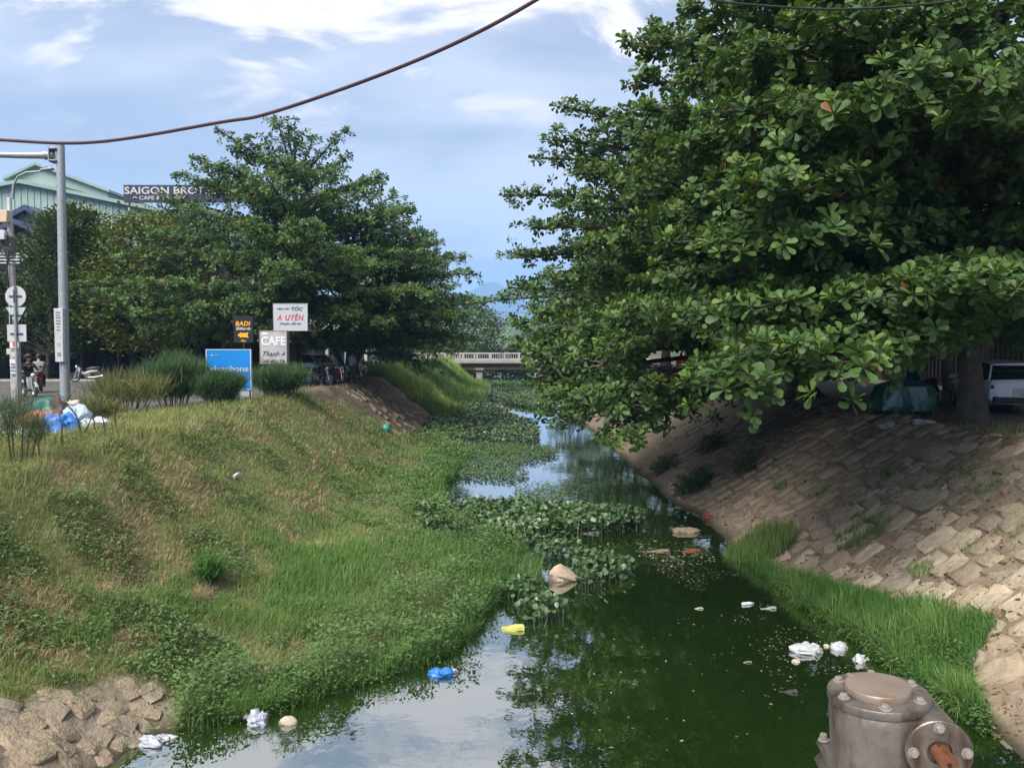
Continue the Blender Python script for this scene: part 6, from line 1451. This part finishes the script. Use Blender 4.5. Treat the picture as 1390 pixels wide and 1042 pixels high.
person('man in a light shirt standing beside the parked motorbikes on the left bank', place(478, 43.0), R(150), {'lel': (-.24, -.02, 1.12), 'lwr': (-.13, -.2, 1.02), 'lha': (-.07, -.25, 1.02), 'rel': (.24, -.02, 1.12), 'rwr': (.13, -.2, 1.02), 'rha': (.07, -.25, 1.02)}, pm('light_shirt', (.34, .33, .34), .85, .1, 6), pm('khaki_trousers', (.10, .085, .06), .9, .15, 6), sleeve='short')
# right street
mbd = motorbike('dark red motorbike parked behind the green tarpaulin', (P(1255, 470, 27.5).x, 27.5, 0), R(-60), pm('dark_red_bike2', (.12, .015, .02), .3, spec=.5))
person('person in a dark blue jacket and white cap behind the green tarpaulin', (P(1240, 470, 26.6).x, 26.6, 0), R(30), {}, pm('blue_jacket', (.02, .035, .09), .8, .2, 6), M_TRD, helmet=pm('white_cap', (.6, .6, .6), .6))
motorbike('motorbike crossing the far bridge', (-.2 + P(688, 470, 106).x * 0 - .9, 106.3, .26), R(90), M_DKB)
person('rider in dark clothes on the motorbike crossing the far bridge', (-1.1, 106.3, .26), R(90), ridepose(), M_JKD, M_TRD, helmet=pm('grey_helmet', (.2, .2, .22), .4))
# ------------------------------------------------------------------ cars
def car(label, loc, rz, paint, name='parked_car', h=1.0):
    """hatchback SUV, rear towards -Y"""
    root = empty(name, loc, rz, label, 'car')
    # stations along y (rear -2.15 .. front 2.15): belt width, belt z, roof z, roof half width, bottom z
    st = [(-2.15, .70, .55, .95, .66), (-2.08, .82, .34, 1.02, .74), (-1.7, .88, .30, 1.02, .80), (-1.0, .90, .26, 1.0, .82), (0, .91, .26, .97, .83), (.9, .90, .26, .95, .82), (1.3, .89, .28, .93, .80), (1.8, .84, .32, .84, .72), (2.08, .72, .38, .74, .6), (2.15, .62, .46, .66, .5)]
    vs = []; fs = []
    for (y, w, zb, zt, wt) in st:
        ring = [(-w * .86, zb), (-w, zb + .12), (-w, (zb + zt) * .5 + .05), (-w * .97, zt - .05), (-wt, zt), (0, zt + .025), (wt, zt), (w * .97, zt - .05), (w, (zb + zt) * .5 + .05), (w, zb + .12), (w * .86, zb), (0, zb - .02)]
        vs += [(x, y, z) for x, z in ring]
    n = 12
    for i in range(len(st) - 1):
        for k in range(n): fs.append((i * n + k, i * n + (k + 1) % n, i * n + n + (k + 1) % n, i * n + n + k))
    fs.append(tuple(range(n))); fs.append(tuple(range((len(st) - 1) * n + n - 1, (len(st) - 1) * n - 1, -1)))
    b = MB(); b.add(vs, fs); b.build('body', paint, root)
    gl = [(-2.02, .80, 1.0, .80), (-1.55, .81, 1.44, .62), (-1.2, .82, 1.50, .62), (0, .82, 1.53, .63), (.55, .82, 1.47, .61), (1.25, .80, .96, .74)]
    vs = []; fs = []
    for (y, w, zt, wt) in gl:
        zb = .93; vs += [(-w, y, zb), (-wt, y, zt), (0, y, zt + .02), (wt, y, zt), (w, y, zb)]
    for i in range(len(gl) - 1):
        for k in range(4): fs.append((i * 5 + k, i * 5 + k + 1, i * 5 + 5 + k + 1, i * 5 + 5 + k))
    fs += [(0, 1, 2, 3, 4), tuple(range(29, 24, -1))]
    b = MB(); b.add(vs, fs); b.build('window', M_GLASS, root)
    rf = [(-1.66, .66, 1.47), (-1.2, .645, 1.525), (0, .655, 1.555), (.6, .63, 1.485)]
    vs = []; fs = []
    for (y, w, z) in rf: vs += [(-w, y, z - .02), (-w * .9, y, z + .015), (0, y, z + .035), (w * .9, y, z + .015), (w, y, z - .02), (w * .9, y, z - .03), (-w * .9, y, z - .03)]
    for i in range(3):
        for k in range(7): fs.append((i * 7 + k, i * 7 + (k + 1) % 7, i * 7 + 7 + (k + 1) % 7, i * 7 + 7 + k))
    fs += [tuple(range(7)), tuple(range(27, 20, -1))]
    b = MB(); b.add(vs, fs); b.build('roof', paint, root)
    for s in (-1, 1):
        for (y0, z0, x0, y1, z1, x1) in ((.62, 1.47, .63, 1.3, .95, .82), (-1.55, 1.44, .635, -2.0, .98, .82), (-.25, 1.53, .645, -.2, .95, .84), (-1.15, 1.5, .64, -1.1, .96, .84)):
            b = MB(); b.tube([(s * x0, y0, z0), (s * x1, y1, z1)], .035, 6); b.build('pillar', paint if abs(y0) > 1.2 or y0 > 0 else M_BLACK, root)
        b = MB(); b.box((s * 1.0, .95, 1.02), (.2, .12, .14), bev=.04); b.build('mirror', paint, root)
        for y, nm in ((-1.32, 'rear_wheel'), (1.35, 'front_wheel')):
            b = MB(); b.torus((s * .8, y, .34), .24, .10, 'x', 28, 10); w = b.build(nm, M_RUBBER, root)
            b = MB(); b.cyl((s * .86, y, .34), (s * .885, y, .34), .06, 12)
            for k in range(5): a = k * 1.2566; b.box((s * .875, y + .11 * math.cos(a), .34 + .11 * math.sin(a)), (.03, .22, .06), Matrix.Rotation(a, 4, 'X'), .01)
            b.torus((s * .87, y, .34), .215, .02, 'x', 24, 6); b.build('rim', M_CHROME, w)
            b = MB(); vs = [(s * (.915 if q else .80), y + rr * math.cos(a), .34 + rr * math.sin(a)) for a in np.linspace(-.15, math.pi + .15, 13) for rr in (.36, .43) for q in (1,)]
            b.add(vs, [(2 * i, 2 * i + 1, 2 * i + 3, 2 * i + 2) for i in range(12)]); b.build('wheel_arch', M_BLACK, root)
            b = MB(); b.lathe([(.35, -.02), (.35, .02)], Matrix.Translation((s * .74, y, .35)) @ Matrix.Rotation(R(90), 4, 'Y'), 24); b.build('wheel_well', M_BLACK, root)
        b = MB(); b.box((s * .62, -2.06, .82), (.36, .12, .13), Matrix.Rotation(R(-8 * s), 4, 'Z'), .03); b.build('tail_light', pm('tail_lens_%d' % s, (.03, .01, .012), .15, spec=.6), root)
        b = MB(); b.box((s * .62, 2.02, .68), (.34, .16, .12), Matrix.Rotation(R(-20 * s), 4, 'Z'), .03); b.build('headlight', M_GLASS, root)
        b = MB(); b.box((s * .905, .25, .72), (.012, .18, .03), bev=.004); b.build('door_handle', M_CHROME, root)
    b = MB(); b.box((0, -2.1, .45), (1.5, .14, .2), bev=.04); b.build('rear_bumper', M_BLACK, root)
    panel(root, 'number_plate', (0, -2.17, .68), (.46, .02, .2), M_WHITE, .004)
    return root
M_CARW = pm('white_car_paint', (.66, .67, .69), .22, .03, 3, spec=.6)
car('white hatchback car parked behind the trunk of the largest tree', (15.25, 24.3, .0), R(-15), M_CARW)
car('white car parked behind the motorbikes on the left', (P(408, 470, 48).x, 48, 0), R(60), pm('silver_white_paint', (.55, .55, .56), .25, .04, 3, spec=.6))
# ------------------------------------------------------------------ things on the right bank top
def tarp():
    p = P(1227, 470, 22.6); root = empty('tarpaulin_cart', (p.x, 22.6, 0), 0, 'dark green glossy tarpaulin draped over a low cart', 'cart')
    m = pm('green_tarpaulin', (.012, .085, .062), .18, .35, 2.5, .6, 5, spec=.7, bdist=.04)
    nx, ny = 26, 14; vs = []; fs = []
    for j in range(ny):
        t = j / (ny - 1)
        for i in range(nx):
            a = math.pi * (.5 + 2 * i / nx); ca, sa = math.cos(a), math.sin(a)
            e = .45; sx = math.copysign(abs(ca) ** e, ca); sy = math.copysign(abs(sa) ** e, sa)
            prof = 1.0 - .22 * t ** 2.2 if t < .8 else (1.0 - .22 * t ** 2.2) * (1 - (t - .8) * 3.5)
            w = 1 + .035 * math.sin(7 * a + 3 * t) * (1 - t)
            vs.append((sx * .84 * prof * w + .05 * t, sy * .55 * prof * w, .16 + t * .9 + .02 * math.sin(5 * a) * (1 - t)))
    for j in range(ny - 1):
        for i in range(nx): fs.append((j * nx + i, j * nx + (i + 1) % nx, j * nx + nx + (i + 1) % nx, j * nx + nx + i))
    fs.append(tuple(range((ny - 1) * nx, ny * nx))); b = MB(); b.add(vs, fs); b.build('tarpaulin', m, root)
    b = MB().box((0, 0, .3), (1.4, .85, .14), bev=.02); b.build('cart_bed', M_DK, root)
    for s in (-1, 1): b = MB(); b.torus((s * .55, -.3, .2), .16, .04, 'y', 18, 7); b.build('wheel', M_RUBBER, root)
    for s in (-1, 1): b = MB(); b.torus((s * .55, .3, .2), .16, .04, 'y', 18, 7); b.build('wheel', M_RUBBER, root)
tarp()
d = 28.0; p = P(1288, 470, d); root = empty('utility_pole', (p.x, d, 0), 0, 'grey concrete pole between the tarpaulin and the white car', 'utility pole')
b = MB(); b.tube([(0, 0, -.2), (0, 0, 8.5)], [.19, .13], 14); b.build('pole', pm('pole_concrete', (.24, .235, .23), .9, .25, 3, .2, 20), root)
for zz in (.9, 2.2): b = MB(); b.torus((0, 0, zz), .185, .015, 'z', 18, 5); b.build('band', M_STEEL, root)
panel(root, 'junction_box', (0, -.24, 3.6), (.3, .16, .4), M_STEEL, .015)
def small_sign(label, px0, py0, px1, py1, d, m, txt=None, tm=None, th=.5, leg=True, name='sign_board'):
    root, w, h, cz, s = sign(label, (px0, py0, px1, py1), d, m, None, [(0, -.1, P(695, py1, d).z, .08)] if leg else [], .06, name)
    if txt: text(txt, w * .8, h * th, tm, root, (0, -.036, cz), bold=.02)
    return root
small_sign('dark red food stall sign half hidden by leaves', 918, 484, 946, 502, 47, pm('dark_red_sign', (.17, .03, .018), .5), 'CƠM', pm('bright_red_print', (.52, .03, .02), .5), .55)
small_sign('small faded orange sign above the tarpaulin', 1222, 476, 1240, 489, 29, pm('orange_sign', (.36, .18, .05), .6), None)
w_ = G(1250, 571, 0)
def scrap(label, px, py, r, m, seed, name='rubbish', cat='rubbish', amp=.4, knot=False):
    g = G(px, py, 0); o = bagmesh(name, r, m, seed, knot, amp, None, (0, 0, 0)); o.location = (g.x, g.y, gz(g.x, g.y) - .02); return tag(o, label, cat, 'rubbish on the right bank top')
scrap('white plastic rag lying in front of the green tarpaulin', 1256, 574, (.26, .2, .08), M_PLW, 81); scrap('red plastic scrap left of the white rag', 1243, 573, (.16, .12, .08), M_RED, 83); scrap('orange brown rubbish on the bank edge under the low boughs', 1150, 555, (.55, .3, .07), pm('orange_rubbish', (.34, .10, .04), .8, .4, 6), 85); scrap('pale grey stone slab left of the tarpaulin wheels', 1210, 570, (.3, .2, .1), M_CONC, 87, 'stone_slab', 'stone')
# ------------------------------------------------------------------ hanging red banners and parasol, left
for i, (px, py, w, h, lab) in enumerate([(398, 470, 10, 22, 'red cloth banner nearest the cafe sign'), (411, 471, 9, 24, 'tall red cloth banner left of the dark trunk'), (437, 468, 13, 14, 'short red cloth banner above the parked motorbikes')]):
    d = 49.2; p = P(px, py, d); s = d / FPX; b = MB(); n = 6; vs = []; fs = []
    for j in range(5):
        for k in range(n):
            for q in (0, 1): vs.append(((k / (n - 1) - .5) * w * s, .06 * math.sin(k * 1.9 + i) * (j / 4) + .012 * q, p.z + (.5 - j / 4) * h * s))
    idx = lambda j, k, q: (j * n + k) * 2 + q
    for j in range(4):
        for k in range(n - 1):
            fs.append((idx(j, k, 0), idx(j, k + 1, 0), idx(j + 1, k + 1, 0), idx(j + 1, k, 0))); fs.append((idx(j, k, 1), idx(j + 1, k, 1), idx(j + 1, k + 1, 1), idx(j, k + 1, 1)))
    b.add(vs, fs); o = b.build('cloth_banner', mat('red_cloth', (.36, .02, .03), .8, .2, 4), None, (0, 0, 0)); o.location = (p.x, d, 0); tag(o, lab, 'banner', 'red banners hanging from the cafe awning')
d = 48.8; p = P(160, 470, d); root = empty('parasol', (p.x, d, 0), 0, 'grey parasol standing in the dark cafe forecourt', 'parasol')
b = MB(); b.cyl((0, 0, 0), (0, 0, 2.5), .03, 8); b.build('pole', M_STEEL, root); b = MB(); b.lathe([(1.75, 2.15), (1.72, 2.18), (.05, 2.75), (.03, 2.7)], None, 8); b.build('canopy', pm('grey_canvas', (.07, .07, .075), .8, .1, 3), root, smooth=False)
